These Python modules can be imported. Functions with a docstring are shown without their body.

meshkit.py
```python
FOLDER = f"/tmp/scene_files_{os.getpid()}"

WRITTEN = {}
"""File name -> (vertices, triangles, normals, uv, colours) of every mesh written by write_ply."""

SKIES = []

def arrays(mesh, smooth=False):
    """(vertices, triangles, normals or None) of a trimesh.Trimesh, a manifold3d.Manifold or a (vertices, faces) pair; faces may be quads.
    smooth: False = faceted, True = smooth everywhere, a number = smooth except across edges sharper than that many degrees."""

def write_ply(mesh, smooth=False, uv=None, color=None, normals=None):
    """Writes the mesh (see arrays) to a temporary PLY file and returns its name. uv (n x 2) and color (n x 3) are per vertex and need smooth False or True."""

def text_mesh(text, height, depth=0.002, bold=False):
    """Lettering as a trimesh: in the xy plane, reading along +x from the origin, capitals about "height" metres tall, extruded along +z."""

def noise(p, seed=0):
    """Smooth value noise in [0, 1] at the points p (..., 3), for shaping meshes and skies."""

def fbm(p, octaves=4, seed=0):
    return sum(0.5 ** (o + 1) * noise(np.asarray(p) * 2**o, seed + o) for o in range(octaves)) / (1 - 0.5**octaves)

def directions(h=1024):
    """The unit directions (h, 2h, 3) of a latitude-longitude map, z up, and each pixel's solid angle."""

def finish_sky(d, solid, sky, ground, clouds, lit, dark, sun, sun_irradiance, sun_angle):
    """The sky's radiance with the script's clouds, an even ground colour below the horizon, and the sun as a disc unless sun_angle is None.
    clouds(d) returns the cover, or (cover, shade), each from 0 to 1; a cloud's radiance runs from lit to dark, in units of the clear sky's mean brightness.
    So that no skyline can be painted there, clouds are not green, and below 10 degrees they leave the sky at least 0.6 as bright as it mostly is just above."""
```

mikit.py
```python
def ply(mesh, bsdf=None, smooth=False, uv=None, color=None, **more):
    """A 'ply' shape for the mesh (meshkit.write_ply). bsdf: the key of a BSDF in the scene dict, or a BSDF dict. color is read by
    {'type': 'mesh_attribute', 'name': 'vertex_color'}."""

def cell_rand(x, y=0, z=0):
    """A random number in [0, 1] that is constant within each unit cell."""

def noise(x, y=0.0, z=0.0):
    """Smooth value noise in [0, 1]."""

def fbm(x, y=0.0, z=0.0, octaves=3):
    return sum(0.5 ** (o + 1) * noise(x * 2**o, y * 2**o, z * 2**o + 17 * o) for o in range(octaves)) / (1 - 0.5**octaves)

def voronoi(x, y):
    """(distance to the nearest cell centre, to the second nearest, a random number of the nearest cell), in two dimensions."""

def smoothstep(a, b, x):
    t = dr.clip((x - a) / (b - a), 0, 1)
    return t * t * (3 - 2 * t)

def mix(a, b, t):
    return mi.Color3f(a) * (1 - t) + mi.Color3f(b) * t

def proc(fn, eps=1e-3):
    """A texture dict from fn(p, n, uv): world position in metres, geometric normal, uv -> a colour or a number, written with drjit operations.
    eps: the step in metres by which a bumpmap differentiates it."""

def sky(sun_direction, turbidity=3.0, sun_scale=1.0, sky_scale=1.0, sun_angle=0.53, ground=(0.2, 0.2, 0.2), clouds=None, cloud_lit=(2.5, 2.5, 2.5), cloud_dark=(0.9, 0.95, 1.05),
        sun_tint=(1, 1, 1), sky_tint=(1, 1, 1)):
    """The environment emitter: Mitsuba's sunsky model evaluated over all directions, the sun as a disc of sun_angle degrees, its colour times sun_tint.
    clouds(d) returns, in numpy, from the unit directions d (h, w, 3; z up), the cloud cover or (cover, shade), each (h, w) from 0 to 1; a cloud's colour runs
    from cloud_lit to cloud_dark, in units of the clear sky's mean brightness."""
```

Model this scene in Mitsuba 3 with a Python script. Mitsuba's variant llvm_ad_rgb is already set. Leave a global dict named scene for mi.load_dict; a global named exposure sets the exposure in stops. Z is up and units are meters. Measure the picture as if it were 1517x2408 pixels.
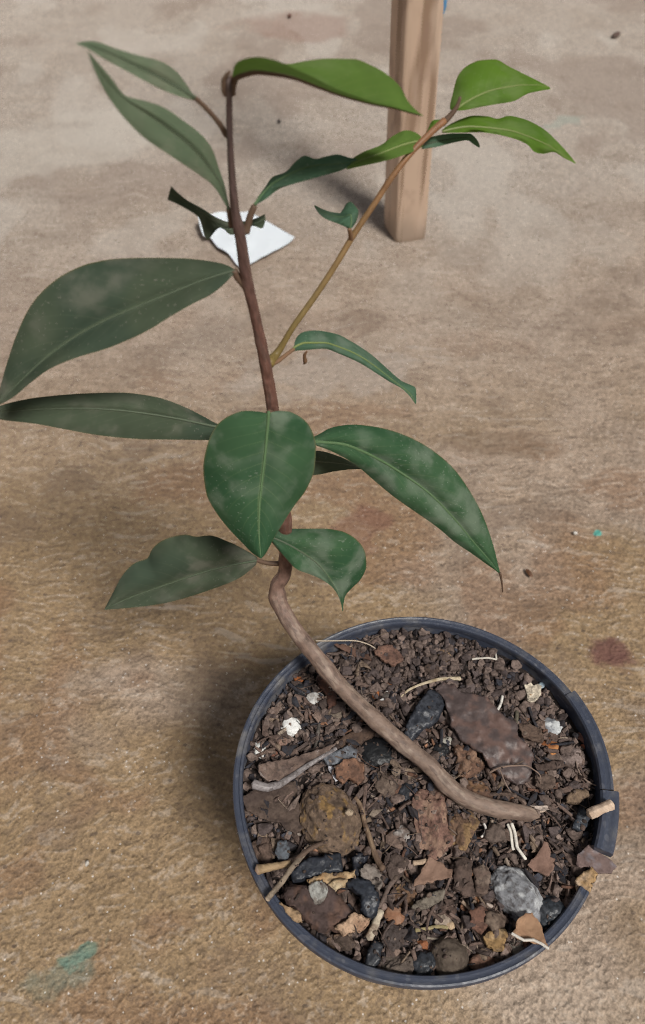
import math, numpy as np, trimesh, mitsuba as mi, mikit, meshkit
import drjit as dr
from scipy.interpolate import PchipInterpolator
from shapely.geometry import Polygon, Point
from shapely import segmentize
T = mi.ScalarTransform4f
scene, labels = {}, {}

# ---------------------------------------------------------------- camera
PHI = math.radians(51.3)                     # pitch below the horizon
FPX, CX, CY = 1926.0, 758.5, 1204.0          # focal length and centre in units of a 1517 x 2408 view
H = 0.489                                    # lens height above the floor
FW = np.array([0, math.cos(PHI), -math.sin(PHI)]); UP = np.array([0, math.sin(PHI), math.cos(PHI)])
CAM = np.array([0, 0, H])
scene['camera'] = {'type': 'thinlens', 'fov': math.degrees(2 * math.atan(CY / FPX)), 'fov_axis': 'y',
                   'aperture_radius': 0.0010, 'focus_distance': 0.345, 'near_clip': 0.01, 'far_clip': 200.0,
                   'to_world': T().look_at(origin=CAM.tolist(), target=(CAM + FW).tolist(), up=[0, 0, 1])}
# ---------------------------------------------------------------- light: thin overcast, brighter side high on the right
scene['sky'] = mikit.sky((0.38, -0.54, 1.0), turbidity=3, sun_scale=0.30, sun_angle=14, ground=(0.25, 0.21, 0.17),
                         clouds=lambda d: 1.0, sun_tint=(0.85, 0.98, 1.20), cloud_lit=(0.20, 0.20, 0.21))
exposure = 3.2

# ---------------------------------------------------------------- measuring helpers: where a sight line meets a real plane
def ray(x, y):
    return FW + (x - CX) / FPX * np.array([1.0, 0, 0]) + (CY - y) / FPX * UP
def at_z(x, y, z):
    d = ray(x, y); return CAM + d * ((z - H) / d[2])
def at_y(x, y, Y):
    d = ray(x, y); return CAM + d * (Y / d[1])
CROP = {'d': (0, 0, 1), 's1': (536.6, 1431, .3175), 's2': (997.6, 1431, .3175), 's3': (536.6, 1857.6, .3175), 's4': (997.6, 1857.6, .3175),
        's5': (756.8, 1651.2, .3628), 'a': (378.4, 412.8, .408), 'q1': (0, 0, .4989), 'q2': (688, 0, .5465), 'q3': (481.6, 103.2, .3628)}
def px(c, pts):
    a, b, s = CROP[c]; p = np.atleast_2d(np.asarray(pts, float)); return np.stack([a + s * p[:, 0], b + s * p[:, 1]], 1)

# ---------------------------------------------------------------- materials
noise, fbm, voronoi, smoothstep, mix, proc = mikit.noise, mikit.fbm, mikit.voronoi, mikit.smoothstep, mikit.mix, mikit.proc
def C(*v): return mi.Color3f(*v)

def spot(p, c, rx, ry, rot=0.0, rag=0.35, f=60):
    """A ragged stain of its own shape on the floor, at world c."""
    ca, sa = math.cos(rot), math.sin(rot)
    dx, dy = p.x - float(c[0]), p.y - float(c[1])
    u, v = (dx * ca + dy * sa) / rx, (-dx * sa + dy * ca) / ry
    return 1 - smoothstep(0.55, 1.0, dr.sqrt(u * u + v * v) + rag * 2 * (fbm(p.x * f, p.y * f, 3.0) - 0.5))

S_TEAL1, S_TEAL2, S_TEAL3 = at_z(195, 2245, 0), at_z(1407, 1252, 0), at_z(1325, 285, 0)
S_MAR, S_RED1, S_RED2 = at_z(1440, 1537, 0), at_z(840, 1240, 0), at_z(690, 60, 0)
S_PALE1, S_PALE2, S_DAMP, S_TEAL4 = at_z(760, 880, 0), at_z(130, 340, 0), at_z(1180, 1040, 0), at_z(150, 2280, 0)

def floor_color(p, n, uv):
    x, y = p.x, p.y
    big = fbm(x * 5.5, y * 4.5, 1.0, 3)
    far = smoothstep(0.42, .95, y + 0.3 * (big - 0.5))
    wx, wy = x + .012 * (fbm(x * 22, y * 22, 7.0, 2) - .5), y + .026 * (fbm(x * 24 + 5, y * 20, 3.0, 3) - .5)
    med = fbm(wx * 26, wy * 40, 5.0, 4)
    diag = smoothstep(.26, .10, y) * smoothstep(.05, -.1, x)
    near = fbm(wx * 95 - y * 50 * diag, wy * 420 - x * 90 * diag, 9.0, 4)
    streak = near + (fbm(x * 430, y * 390, 4.0, 3) - near) * dr.minimum(.30 + .65 * far + .45 * smoothstep(.16, .02, y), 1)
    grain = fbm(x * 560, y * 620, 2.0, 3)
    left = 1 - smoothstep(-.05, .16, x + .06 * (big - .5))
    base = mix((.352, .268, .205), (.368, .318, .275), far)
    base = mix(base, C(.43, .345, .27), smoothstep(-.04, .06, x) * smoothstep(.12, .03, y) * .8)
    base = mix(base, C(.250, .188, .142), smoothstep(.40, .68, med) * .55 * (1 - .6 * far))
    och = smoothstep(.30, .56, fbm(wx * 9 + 3, wy * 12, 8.0, 3) + .10 * left) * (1 - smoothstep(.34, .60, y)) * (1 - .6 * smoothstep(.02, .12, x) * smoothstep(.16, .06, y))  # ochre hue, spread wider on the left so its colour also carries shade there
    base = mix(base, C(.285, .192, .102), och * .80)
    rust = smoothstep(.53, .72, fbm(wx * 17 + 7, wy * 24, 4.0, 3)) * (1 - smoothstep(.4, .75, y))
    base = mix(base, C(.240, .140, .085), rust * .55)
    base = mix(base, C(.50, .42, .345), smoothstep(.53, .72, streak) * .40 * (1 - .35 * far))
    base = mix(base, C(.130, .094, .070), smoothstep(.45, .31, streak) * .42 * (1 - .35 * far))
    base = base * (.45 + .62 * grain + .48 * fbm(x * 1300, y * 1200, 3.0, 2))
    wear = fbm(x * 11 + 2, y * 8, 12.0, 4)
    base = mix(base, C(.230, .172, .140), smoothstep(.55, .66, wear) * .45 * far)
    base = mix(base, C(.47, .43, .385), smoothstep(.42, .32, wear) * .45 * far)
    scuff = smoothstep(.70, .78, fbm(wx * 40 + y * 30, wy * 260, 14.0, 2)) * smoothstep(.5, .62, fbm(x * 14, y * 14, 15.0, 2))
    base = mix(base, C(.52, .46, .40), scuff * .28)
    damp = smoothstep(.55, .74, fbm(wx * 20 + 9, wy * 26, 16.0, 4))
    base = mix(base, C(.150, .105, .080), damp * (.34 - .22 * far))
    d3, _, r3 = voronoi(x * 190 + 3, y * 150)
    base = mix(base, C(.68, .63, .58), dr.select((r3 > .93) & (d3 < .06 + .16 * noise(x * 700, y * 700)), .6 * far, mi.Float(0)))
    d1, _, r1 = voronoi(x * 330, y * 330)
    base = mix(base, C(.74, .70, .65), dr.select((r1 > .95) & (d1 < .10 + .12 * noise(x * 900, y * 900)), mi.Float(.6), mi.Float(0)))
    d2, _, r2 = voronoi(x * 150 + 5, y * 220)
    base = mix(base, C(.10, .075, .06), dr.select((r2 > .975) & (d2 < .22), mi.Float(.6), mi.Float(0)))
    base = mix(base, C(.42, .38, .35), spot(p, S_PALE1, .09, .035, .1, .6) * .28)
    base = mix(base, C(.47, .43, .38), spot(p, S_PALE2, .16, .08, .3, .5, 30) * .45)
    base = mix(base, C(.17, .115, .075), spot(p, S_DAMP, .06, .016, 0, .5) * .5)
    base = mix(base, C(.19, .085, .065), spot(p, S_RED1, .03, .022, .6, .5) * .5)
    base = mix(base, C(.24, .13, .10), spot(p, S_RED2, .11, .06, 0, .5, 20) * .45)
    base = mix(base, C(.140, .062, .055), spot(p, S_MAR, .0185, .0140, -.3, .35, 110) * .85)
    base = mix(base, C(.10, .27, .22), spot(p, S_TEAL1, .0125, .0058, .45, .75, 150) * .52)
    base = mix(base, C(.13, .22, .19), spot(p, S_TEAL4, .022, .010, .5, .6, 90) * .35)
    base = mix(base, C(.09, .40, .34), spot(p, S_TEAL2, .0036, .0034, 0, .4, 300) * .9)
    base = mix(base, C(.22, .34, .30), spot(p, S_TEAL3, .03, .015, .5, .8, 60) * .28)
    return base

def floor_bump(p, n, uv):
    x, y = p.x, p.y
    wx, wy = x + .012 * (fbm(x * 22, y * 22, 7.0, 2) - .5), y + .026 * (fbm(x * 24 + 5, y * 20, 3.0, 3) - .5)
    diag = smoothstep(.26, .10, y) * smoothstep(.05, -.1, x)
    near = 1 - .5 * smoothstep(.45, 1.0, y)
    return (.0007 * fbm(wx * 95 - y * 50 * diag, wy * 420 - x * 90 * diag, 9.0, 3) + .0017 * fbm(x * 560, y * 620, 2.0, 3) + .0012 * fbm(x * 130, y * 170, 8.0, 2)) * near

def principled(color, rough=.8, spec=.35, **k):
    c = color if isinstance(color, dict) else {'type': 'rgb', 'value': list(color)}
    return {'type': 'principled', 'base_color': c, 'roughness': rough, 'specular': spec, **k}
def bump(b, fn, scale=1.0, eps=4e-4):
    return {'type': 'bumpmap', 'arbitrary': proc(fn, eps), 'scale': scale, 'bsdf': b}
def two(b): return {'type': 'twosided', 'bsdf': b}
VC = {'type': 'mesh_attribute', 'name': 'vertex_color'}

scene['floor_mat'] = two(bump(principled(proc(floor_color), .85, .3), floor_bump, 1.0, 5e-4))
def grit(p, n, uv): return .0006 * fbm(p.x * 700, p.y * 700, p.z * 700, 3) + .0006 * fbm(p.x * 200, p.y * 200, p.z * 200, 2)
def dirt(p, n, uv):
    return .42 * smoothstep(.48, .68, fbm(p.x * 650, p.y * 650, p.z * 650, 3)) + .2 * smoothstep(.5, .6, noise(p.x * 1600, p.y * 1600, p.z * 1600))
def dusty(b, col=(.045, .033, .029)):
    return {'type': 'blendbsdf', 'weight': proc(dirt), 'first': b, 'second': principled(col, .95, .1)}
scene['rough_mat'] = two(bump(dusty(principled(VC, .9, .25)), grit, 1.3, 3e-4))
scene['matte_mat'] = two(bump(principled(VC, .8, .3), grit, .6, 3e-4))
scene['sheen_mat'] = two(bump(dusty(principled(VC, .42, .5), (.05, .038, .033)), grit, .5, 3e-4))
scene['charcoal_mat'] = two(bump(dusty(principled(VC, .45, .5), (.012, .012, .013)), grit, .8, 3e-4))

def pot_color(p, n, uv):
    d = fbm(p.x * 160, p.y * 160, p.z * 160, 5)
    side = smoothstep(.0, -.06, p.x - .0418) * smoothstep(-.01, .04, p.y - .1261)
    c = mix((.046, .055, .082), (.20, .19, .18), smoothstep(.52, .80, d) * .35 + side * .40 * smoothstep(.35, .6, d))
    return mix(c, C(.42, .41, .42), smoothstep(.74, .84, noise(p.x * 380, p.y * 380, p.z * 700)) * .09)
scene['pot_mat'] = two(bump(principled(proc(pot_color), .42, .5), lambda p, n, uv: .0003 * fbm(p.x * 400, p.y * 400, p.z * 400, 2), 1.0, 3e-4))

def stem_color(p, n, uv):
    low = 1 - smoothstep(.15, .225, p.z)
    c = mix((.150, .072, .054), (.218, .155, .122), low)
    c = mix(c, C(.078, .050, .046), smoothstep(.30, .385, p.z))
    s = fbm(uv.x * 45, uv.y * 13, 1.0, 4)
    c = mix(c, C(.34, .265, .215), smoothstep(.55, .72, s) * (.12 + .45 * low))
    c = mix(c, C(.085, .055, .045), smoothstep(.58, .72, fbm(uv.x * 60 + 3, uv.y * 11, 6.0, 3)) * .5)
    return c * (.65 + .7 * fbm(uv.x * 190, uv.y * 16, 5.0, 3))
scene['stem_mat'] = two(bump(principled(proc(stem_color), .62, .4), lambda p, n, uv: .0007 * fbm(uv.x * 110, uv.y * 6, 0.0, 3), 1.0, 4e-4))
def twig_color(p, n, uv):
    t = smoothstep(.1, .95, uv.x)
    c = mix(mix((.175, .125, .04), (.215, .155, .062), smoothstep(0, .35, uv.x)), (.235, .115, .055), t)
    return c * (.75 + .5 * fbm(p.x * 500, p.y * 500, p.z * 300, 2))
scene['branch_mat'] = two(principled(proc(twig_color), .5, .45))

def leaf_fn(top, vein, dust, amt, dark):
    def fn(p, n, uv):
        u, v = uv.x, uv.y
        a = dr.abs(v)
        ph = (u * 13 - a * 3.4)
        line = dr.abs(ph - dr.floor(ph) - .5) * 2
        c = mi.Color3f(*top) * (.78 + .44 * fbm(p.x * 90, p.y * 90, p.z * 90, 3))
        c = mix(c, C(*dark), smoothstep(.45, .7, fbm(p.x * 45 + 3, p.y * 45, p.z * 45, 2)) * .5)
        c = mix(c, C(*vein), (1 - smoothstep(.0, .16, line)) * .26 * (1 - a) + (1 - smoothstep(.012, .055, a)) * .5)
        g = smoothstep(.40, .74, fbm(p.x * 130, p.y * 130, p.z * 130, 5)) * smoothstep(.30, .65, fbm(p.x * 40, p.y * 40, p.z * 40 + 9, 2))
        c = mix(c, C(*dust), g * amt)
        sp = smoothstep(.78, .90, noise(p.x * 1400, p.y * 1400, p.z * 1400)) * smoothstep(.4, .6, fbm(p.x * 60, p.y * 60, p.z * 60 + 4, 2))
        c = mix(c, C(*dust), sp * amt * .8)
        return mix(c, C(.16, .13, .05), smoothstep(.965, 1.0, a) * .45)
    return proc(fn)
def leaf_bsdf(tex, rough, trans):
    return {'type': 'principledthin', 'base_color': tex, 'roughness': rough, 'diff_trans': trans, 'spec_trans': 0.0, 'eta': 1.38}
scene['old_leaf'] = leaf_bsdf(leaf_fn((.048, .100, .050), (.17, .24, .11), (.21, .25, .195), .55, (.024, .072, .036)),   .50, .16)
scene['dull_leaf'] = leaf_bsdf(leaf_fn((.072, .094, .062), (.13, .16, .10), (.18, .18, .145), .65, (.040, .066, .050)), .60, .35)
scene['mid_leaf'] = leaf_bsdf(leaf_fn((.088, .165, .105), (.20, .28, .15), (.26, .32, .26), .5, (.06, .13, .085)), .50, .6)
scene['pale_leaf'] = leaf_bsdf(leaf_fn((.150, .200, .128), (.25, .28, .17), (.27, .28, .21), .5, (.12, .17, .11)), .55, .7)
scene['young_leaf'] = leaf_bsdf(leaf_fn((.130, .245, .036), (.27, .38, .11), (.26, .34, .16), .35, (.085, .185, .034)), .45, .9)
scene['olive_leaf'] = leaf_bsdf(leaf_fn((.115, .200, .045), (.26, .30, .10), (.26, .32, .16), .20, (.095, .16, .045)), .5, .7)
for k, c in dict(rib_old=(.095, .165, .075), rib_dull=(.085, .11, .07), rib_young=(.19, .235, .08), rib_brown=(.12, .075, .05), rib_tan=(.20, .115, .065)).items():
    scene[k] = two(principled(c, .6, .4))

def wood_color(p, n, uv):
    g = fbm(p.x * 150 + p.y * 60, p.y * 150, p.z * 7, 4)
    w = fbm(p.x * 60, p.y * 60, p.z * 14, 3)
    c = mix((.54, .400, .300), (.30, .20, .138), smoothstep(.46, .66, g))
    c = mix(c, C(.60, .47, .37), smoothstep(.5, .68, w) * .55)
    c = mix(c, C(.30, .20, .15), smoothstep(.56, .72, fbm(p.x * 45, p.y * 45 + 4, p.z * 22, 4)) * .55)
    return mix(c, C(.24, .19, .15), (1 - smoothstep(.0, .035, p.z + .03 * (w - .5))) * .6)
scene['wood_mat'] = two(bump(principled(proc(wood_color), .75, .3), lambda p, n, uv: .0010 * fbm(p.x * 220, p.y * 220, p.z * 10, 3), 1.0, 5e-4))
scene['satin_mat'] = two(bump(principled(VC, .5, .45), grit, .25, 3e-4))
scene['paper_mat'] = two(principled((.70, .75, .80), .75, .3))
scene['blue_paint'] = two(principled((.08, .27, .52), .5, .5))

# ---------------------------------------------------------------- building helpers
def numbered(name):
    if name not in scene and name not in labels: return name
    k = 1
    while f'{name}_{k:03d}' in scene or f'{name}_{k:03d}' in labels: k += 1
    return f'{name}_{k:03d}'
def tag(key, label=None, cat=None, group=None, kind=None):
    labels[key] = {k: v for k, v in dict(label=label, category=cat, group=group, kind=kind).items() if v}
def put(name, mesh, mat, parent=None, smooth=40, **k):
    key = numbered(f'{parent}__{name}' if parent else name)
    scene[key] = mikit.ply(mesh, mat, smooth=smooth, **k); return key
def colored(mesh, col, var=.25, freq=300, seed=0, second=None, cover=.5):
    """Per-vertex colour of a piece: its own tone with blotches of a second one."""
    v = np.asarray(mesh.vertices)
    c = np.asarray(col, float)[None] * (1 + var * 2 * (meshkit.fbm(v * freq, 3, seed) - .5))[:, None] * (1 + .5 * var * (meshkit.noise(v * freq * 5, seed + 7) - .5))[:, None]
    if second is not None:
        w = np.clip((meshkit.fbm(v * freq * .8, 3, seed + 31) - (1 - cover) * .55 - .2) / .12, 0, 1)[:, None]
        c = c * (1 - w) + np.asarray(second, float)[None] * w
    return np.clip(c, .005, .9)
def tube(pts, rad, sides=12, caps=True):
    """A closed tapered tube along a smooth line, with uv (length, turn)."""
    p = np.asarray(pts, float); r = np.broadcast_to(np.asarray(rad, float), (len(p),))
    t = np.gradient(p, axis=0); t /= np.linalg.norm(t, axis=1, keepdims=True) + 1e-12
    a = np.cross(t[0], [0.3, 0.9, 0.2]); a /= np.linalg.norm(a)
    A = []
    for k in range(len(p)):
        a = a - t[k] * (a @ t[k]); a /= np.linalg.norm(a); A.append(a)
    A = np.array(A); B = np.cross(t, A)
    th = np.linspace(0, 2 * math.pi, sides + 1)
    v = p[:, None] + r[:, None, None] * (np.cos(th)[None, :, None] * A[:, None] + np.sin(th)[None, :, None] * B[:, None])
    L = np.r_[0, np.cumsum(np.linalg.norm(np.diff(p, axis=0), axis=1))]
    uv = np.stack(np.broadcast_arrays(L[:, None] / max(L[-1], 1e-9), th[None] / (2 * math.pi)), -1)
    n, m = len(p), sides + 1
    i, j = np.meshgrid(np.arange(n - 1), np.arange(sides), indexing='ij')
    q = np.stack([i * m + j, i * m + j + 1, (i + 1) * m + j + 1, (i + 1) * m + j], -1).reshape(-1, 4)
    f = np.vstack([q[:, [0, 1, 2]], q[:, [0, 2, 3]]])
    v, uv = v.reshape(-1, 3), uv.reshape(-1, 2)
    if caps:
        k = len(v)
        v = np.vstack([v, p[:1] - t[:1] * r[0] * .5, p[-1:] + t[-1:] * r[-1] * .5]); uv = np.vstack([uv, [[0, 0], [1, 0]]])
        s = np.arange(sides)
        f = np.vstack([f, np.stack([s + 1, s, s * 0 + k], 1), np.stack([(n - 1) * m + s, (n - 1) * m + s + 1, s * 0 + k + 1], 1)])
    return trimesh.Trimesh(v, f, process=False), uv
def curve(pts, n):
    """Smooth resampling of a polyline of any dimension."""
    p = np.asarray(pts, float)
    s = np.r_[0, np.cumsum(np.linalg.norm(np.diff(p[:, :2] if p.shape[1] < 3 else p, axis=0), axis=1) + 1e-9)]; s /= s[-1]
    t = np.linspace(0, 1, n)
    return np.stack([PchipInterpolator(s, p[:, k])(t) for k in range(p.shape[1])], 1)

# ================================================================ THE SETTING
xs = np.r_[-30, -12, -5, -2.5, np.linspace(-1.2, 1.2, 260), 2.5, 5, 12, 30]
ys = np.r_[-30, -12, -4, -1.5, np.linspace(-.35, 1.75, 240), 3, 6, 14, 40]
gx, gy = np.meshgrid(xs, ys)
und = .004 * (meshkit.fbm(np.stack([gx * 6, gy * 6, gx * 0], -1), 4, 3) - .5) * ((np.abs(gx) < 1.3) & (gy > -.4) & (gy < 1.8))
fv = np.stack([gx, gy, und - .001], -1).reshape(-1, 3)
m_ = len(xs); i, j = np.meshgrid(np.arange(len(ys) - 1), np.arange(m_ - 1), indexing='ij')
quad = np.stack([i * m_ + j, i * m_ + j + 1, (i + 1) * m_ + j + 1, (i + 1) * m_ + j], -1).reshape(-1, 4)
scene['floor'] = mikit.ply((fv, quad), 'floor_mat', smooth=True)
tag('floor', 'worn brown concrete floor with ochre and turquoise stains', kind='structure')

# ---------------------------------------------------------------- wooden post standing behind the plant
A_, B_, C_ = at_z(929, 574, 0), at_z(1003, 563, 0), at_z(900, 528, 0)
axis = at_y(957, 0, A_[1]) - A_; axis = axis / axis[2]
def post_mesh(h=.62, r=.0035):
    e1, e2 = B_ - A_, C_ - A_
    l1, l2 = np.linalg.norm(e1), np.linalg.norm(e2)
    sq = Polygon([(0, 0), (1, 0), (1, 1), (0, 1)])
    ring = []
    for (u, v, du, dv) in ((0, 0, 1, 1), (1, 0, -1, 1), (1, 1, -1, -1), (0, 1, 1, -1)):
        a, b = r / l1 * du, r / l2 * dv
        pair = [(u, v + b), (u + .3 * a, v + .3 * b), (u + a, v)]
        ring += pair if (du * dv > 0) else pair[::-1]
    ring = np.array(ring)
    zs = np.r_[0, .002, .006, np.linspace(.02, h, 60)]
    rows = []
    for z in zs:
        s = .93 if z == 0 else (.965 if z < .004 else (.985 if z < .01 else 1.0))
        q = (ring - .5) * s + .5
        p = A_ + q[:, :1] * e1 + q[:, 1:] * e2 + axis * z
        p[:, :2] += .0022 * (meshkit.fbm(np.c_[p[:, :2] * 12, p[:, 2] * 9], 3, 5) - .5)[:, None]
        rows.append(p)
    n, k = len(zs), len(ring)
    v = np.vstack(rows)
    i, j = np.meshgrid(np.arange(n - 1), np.arange(k), indexing='ij')
    q = np.stack([i * k + j, i * k + (j + 1) % k, (i + 1) * k + (j + 1) % k, (i + 1) * k + j], -1).reshape(-1, 4)
    f = np.vstack([q[:, [0, 1, 2]], q[:, [0, 2, 3]]])
    v = np.vstack([v, rows[0].mean(0), rows[-1].mean(0)]); s = np.arange(k); N = n * k
    f = np.vstack([f, np.stack([(s + 1) % k, s, s * 0 + N], 1), np.stack([(n - 1) * k + s, (n - 1) * k + (s + 1) % k, s * 0 + N + 1], 1)])
    m = trimesh.Trimesh(v, f, process=False); trimesh.repair.fix_normals(m); return m
post = put('wooden_post', post_mesh(), 'wood_mat', smooth=50)
tag(post, 'weathered square wooden post standing on the floor behind the plant', 'post')
zb = at_y(1040, 8, B_[1])
pm = trimesh.creation.icosphere(3); pv = pm.vertices * [.0022, .004, .0105]; pv[:, 1] += .004
pm.vertices = pv * (1 + .35 * (meshkit.noise(pv * 400, 2) - .5)[:, None]) * [1.15, 1, 1.2] + zb + [.0018, 0, .002]
put('paint_mark', pm, 'blue_paint', post, smooth=True)

# ---------------------------------------------------------------- scrap of white paper on the floor
def flat_grid(poly, step):
    """(points inside, triangles) of a polygon filled with a jittered grid."""
    poly = poly if poly.is_valid else poly.buffer(0)
    b = np.array(segmentize(poly.exterior, step).coords)[:-1]
    x0, y0, x1, y1 = poly.bounds
    X, Y = np.meshgrid(np.arange(x0, x1, step), np.arange(y0, y1, step))
    inner = poly.buffer(-step * .55)
    g = np.array([(x, y) for x, y in zip(X.ravel(), Y.ravel()) if inner.contains(Point(x, y))]).reshape(-1, 2)
    pts = np.vstack([b, g])
    from scipy.spatial import Delaunay
    tri = Delaunay(pts).simplices
    c = pts[tri].mean(1)
    e = poly.buffer(step * 1e-3)
    return pts, tri[[e.contains(Point(*q)) for q in c]], len(b)
def slab(poly, step, top, thick):
    """A sheet with real thickness: top(x, y) is its upper surface, thick its thickness."""
    p, t, nb = flat_grid(poly, step)
    a = np.cross(p[t[:, 1]] - p[t[:, 0]], p[t[:, 2]] - p[t[:, 0]])
    t[a < 0] = t[a < 0][:, ::-1]
    z = top(p[:, 0], p[:, 1]); th = thick(p[:, 0], p[:, 1]) if callable(thick) else thick
    n = len(p); k = np.arange(nb); k2 = (k + 1) % nb
    ccw = Polygon(p[:nb]).exterior.is_ccw
    side = np.vstack([np.stack([k, k2 + n, k2], 1), np.stack([k, k + n, k2 + n], 1)])
    if not ccw: side = side[:, ::-1]
    v = np.vstack([np.c_[p, z], np.c_[p, z - th]])
    return trimesh.Trimesh(v, np.vstack([t, t[:, ::-1] + n, side]), process=False)
pp = np.array([at_z(x, y, .002)[:2] for x, y in px('a', [(222, 300), (240, 278), (340, 235), (440, 226), (505, 220), (600, 275), (680, 322), (772, 376), (740, 402), (640, 455), (525, 517), (470, 548), (435, 522), (392, 466), (330, 432), (283, 376), (250, 384), (234, 352)])])
key = put('paper_scrap', slab(Polygon(pp), .004, lambda x, y: .0045 + .010 * np.clip((pp[:, 0].min() + .022 - x) / .022, 0, 1) ** 2 + .008 * np.abs(meshkit.fbm(np.stack([x * 35, y * 35, x * 0], -1), 2, 4) - .5), .0004), 'paper_mat', smooth=25)
tag(key, 'torn scrap of white paper lying on the floor behind the stem', 'paper')

# ---------------------------------------------------------------- the pot
RIM_Z, RIM_R, DZ = .1431, .0801, .0029
PC = np.array([.0421, .1316])
wob = lambda a: .00042 * math.cos(2 * a) + .00133 * math.sin(2 * a) + .00043 * math.sin(3 * a) + .0003 * math.sin(5 * a)   # a soft pot, a little out of round
def lathe(profile, a0, a1, n, off=lambda a: 0, closed_ring=False):
    pr = np.asarray(profile, float); k = len(pr)
    th = np.linspace(a0, a1, n)
    rr = pr[None, :, 0] + np.array([off(a) for a in th])[:, None]
    v = np.stack([PC[0] + rr * np.cos(th)[:, None], PC[1] + rr * np.sin(th)[:, None], np.broadcast_to(pr[None, :, 1], rr.shape)], -1)
    v[..., 2] += np.where(v[..., 2] > .1, DZ + .0006 * np.sin(th * 3 + 1)[:, None], 0)
    i, j = np.meshgrid(np.arange(n - 1), np.arange(k), indexing='ij')
    q = np.stack([i * k + j, (i + 1) * k + j, (i + 1) * k + (j + 1) % k, i * k + (j + 1) % k], -1).reshape(-1, 4)
    f = np.vstack([q[:, [0, 1, 2]], q[:, [0, 2, 3]]])
    v = v.reshape(-1, 3)
    if not closed_ring:
        c0, c1 = v[:k].mean(0), v[-k:].mean(0); N = len(v); v = np.vstack([v, c0, c1]); s = np.arange(k)
        f = np.vstack([f, np.stack([s, (s + 1) % k, s * 0 + N], 1), np.stack([(n - 1) * k + (s + 1) % k, (n - 1) * k + s, s * 0 + N + 1], 1)])
    m = trimesh.Trimesh(v, f, process=False); trimesh.repair.fix_normals(m); return m
def ang(x, y, z=RIM_Z):
    p = at_z(x, y, z)[:2] - PC; return math.atan2(p[1], p[0]), float(np.hypot(*p))
labels['plant_pot'] = {}
tag('plant_pot', 'round dark blue grey plastic nursery pot with a broken lip on its right', 'plant pot')
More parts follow.
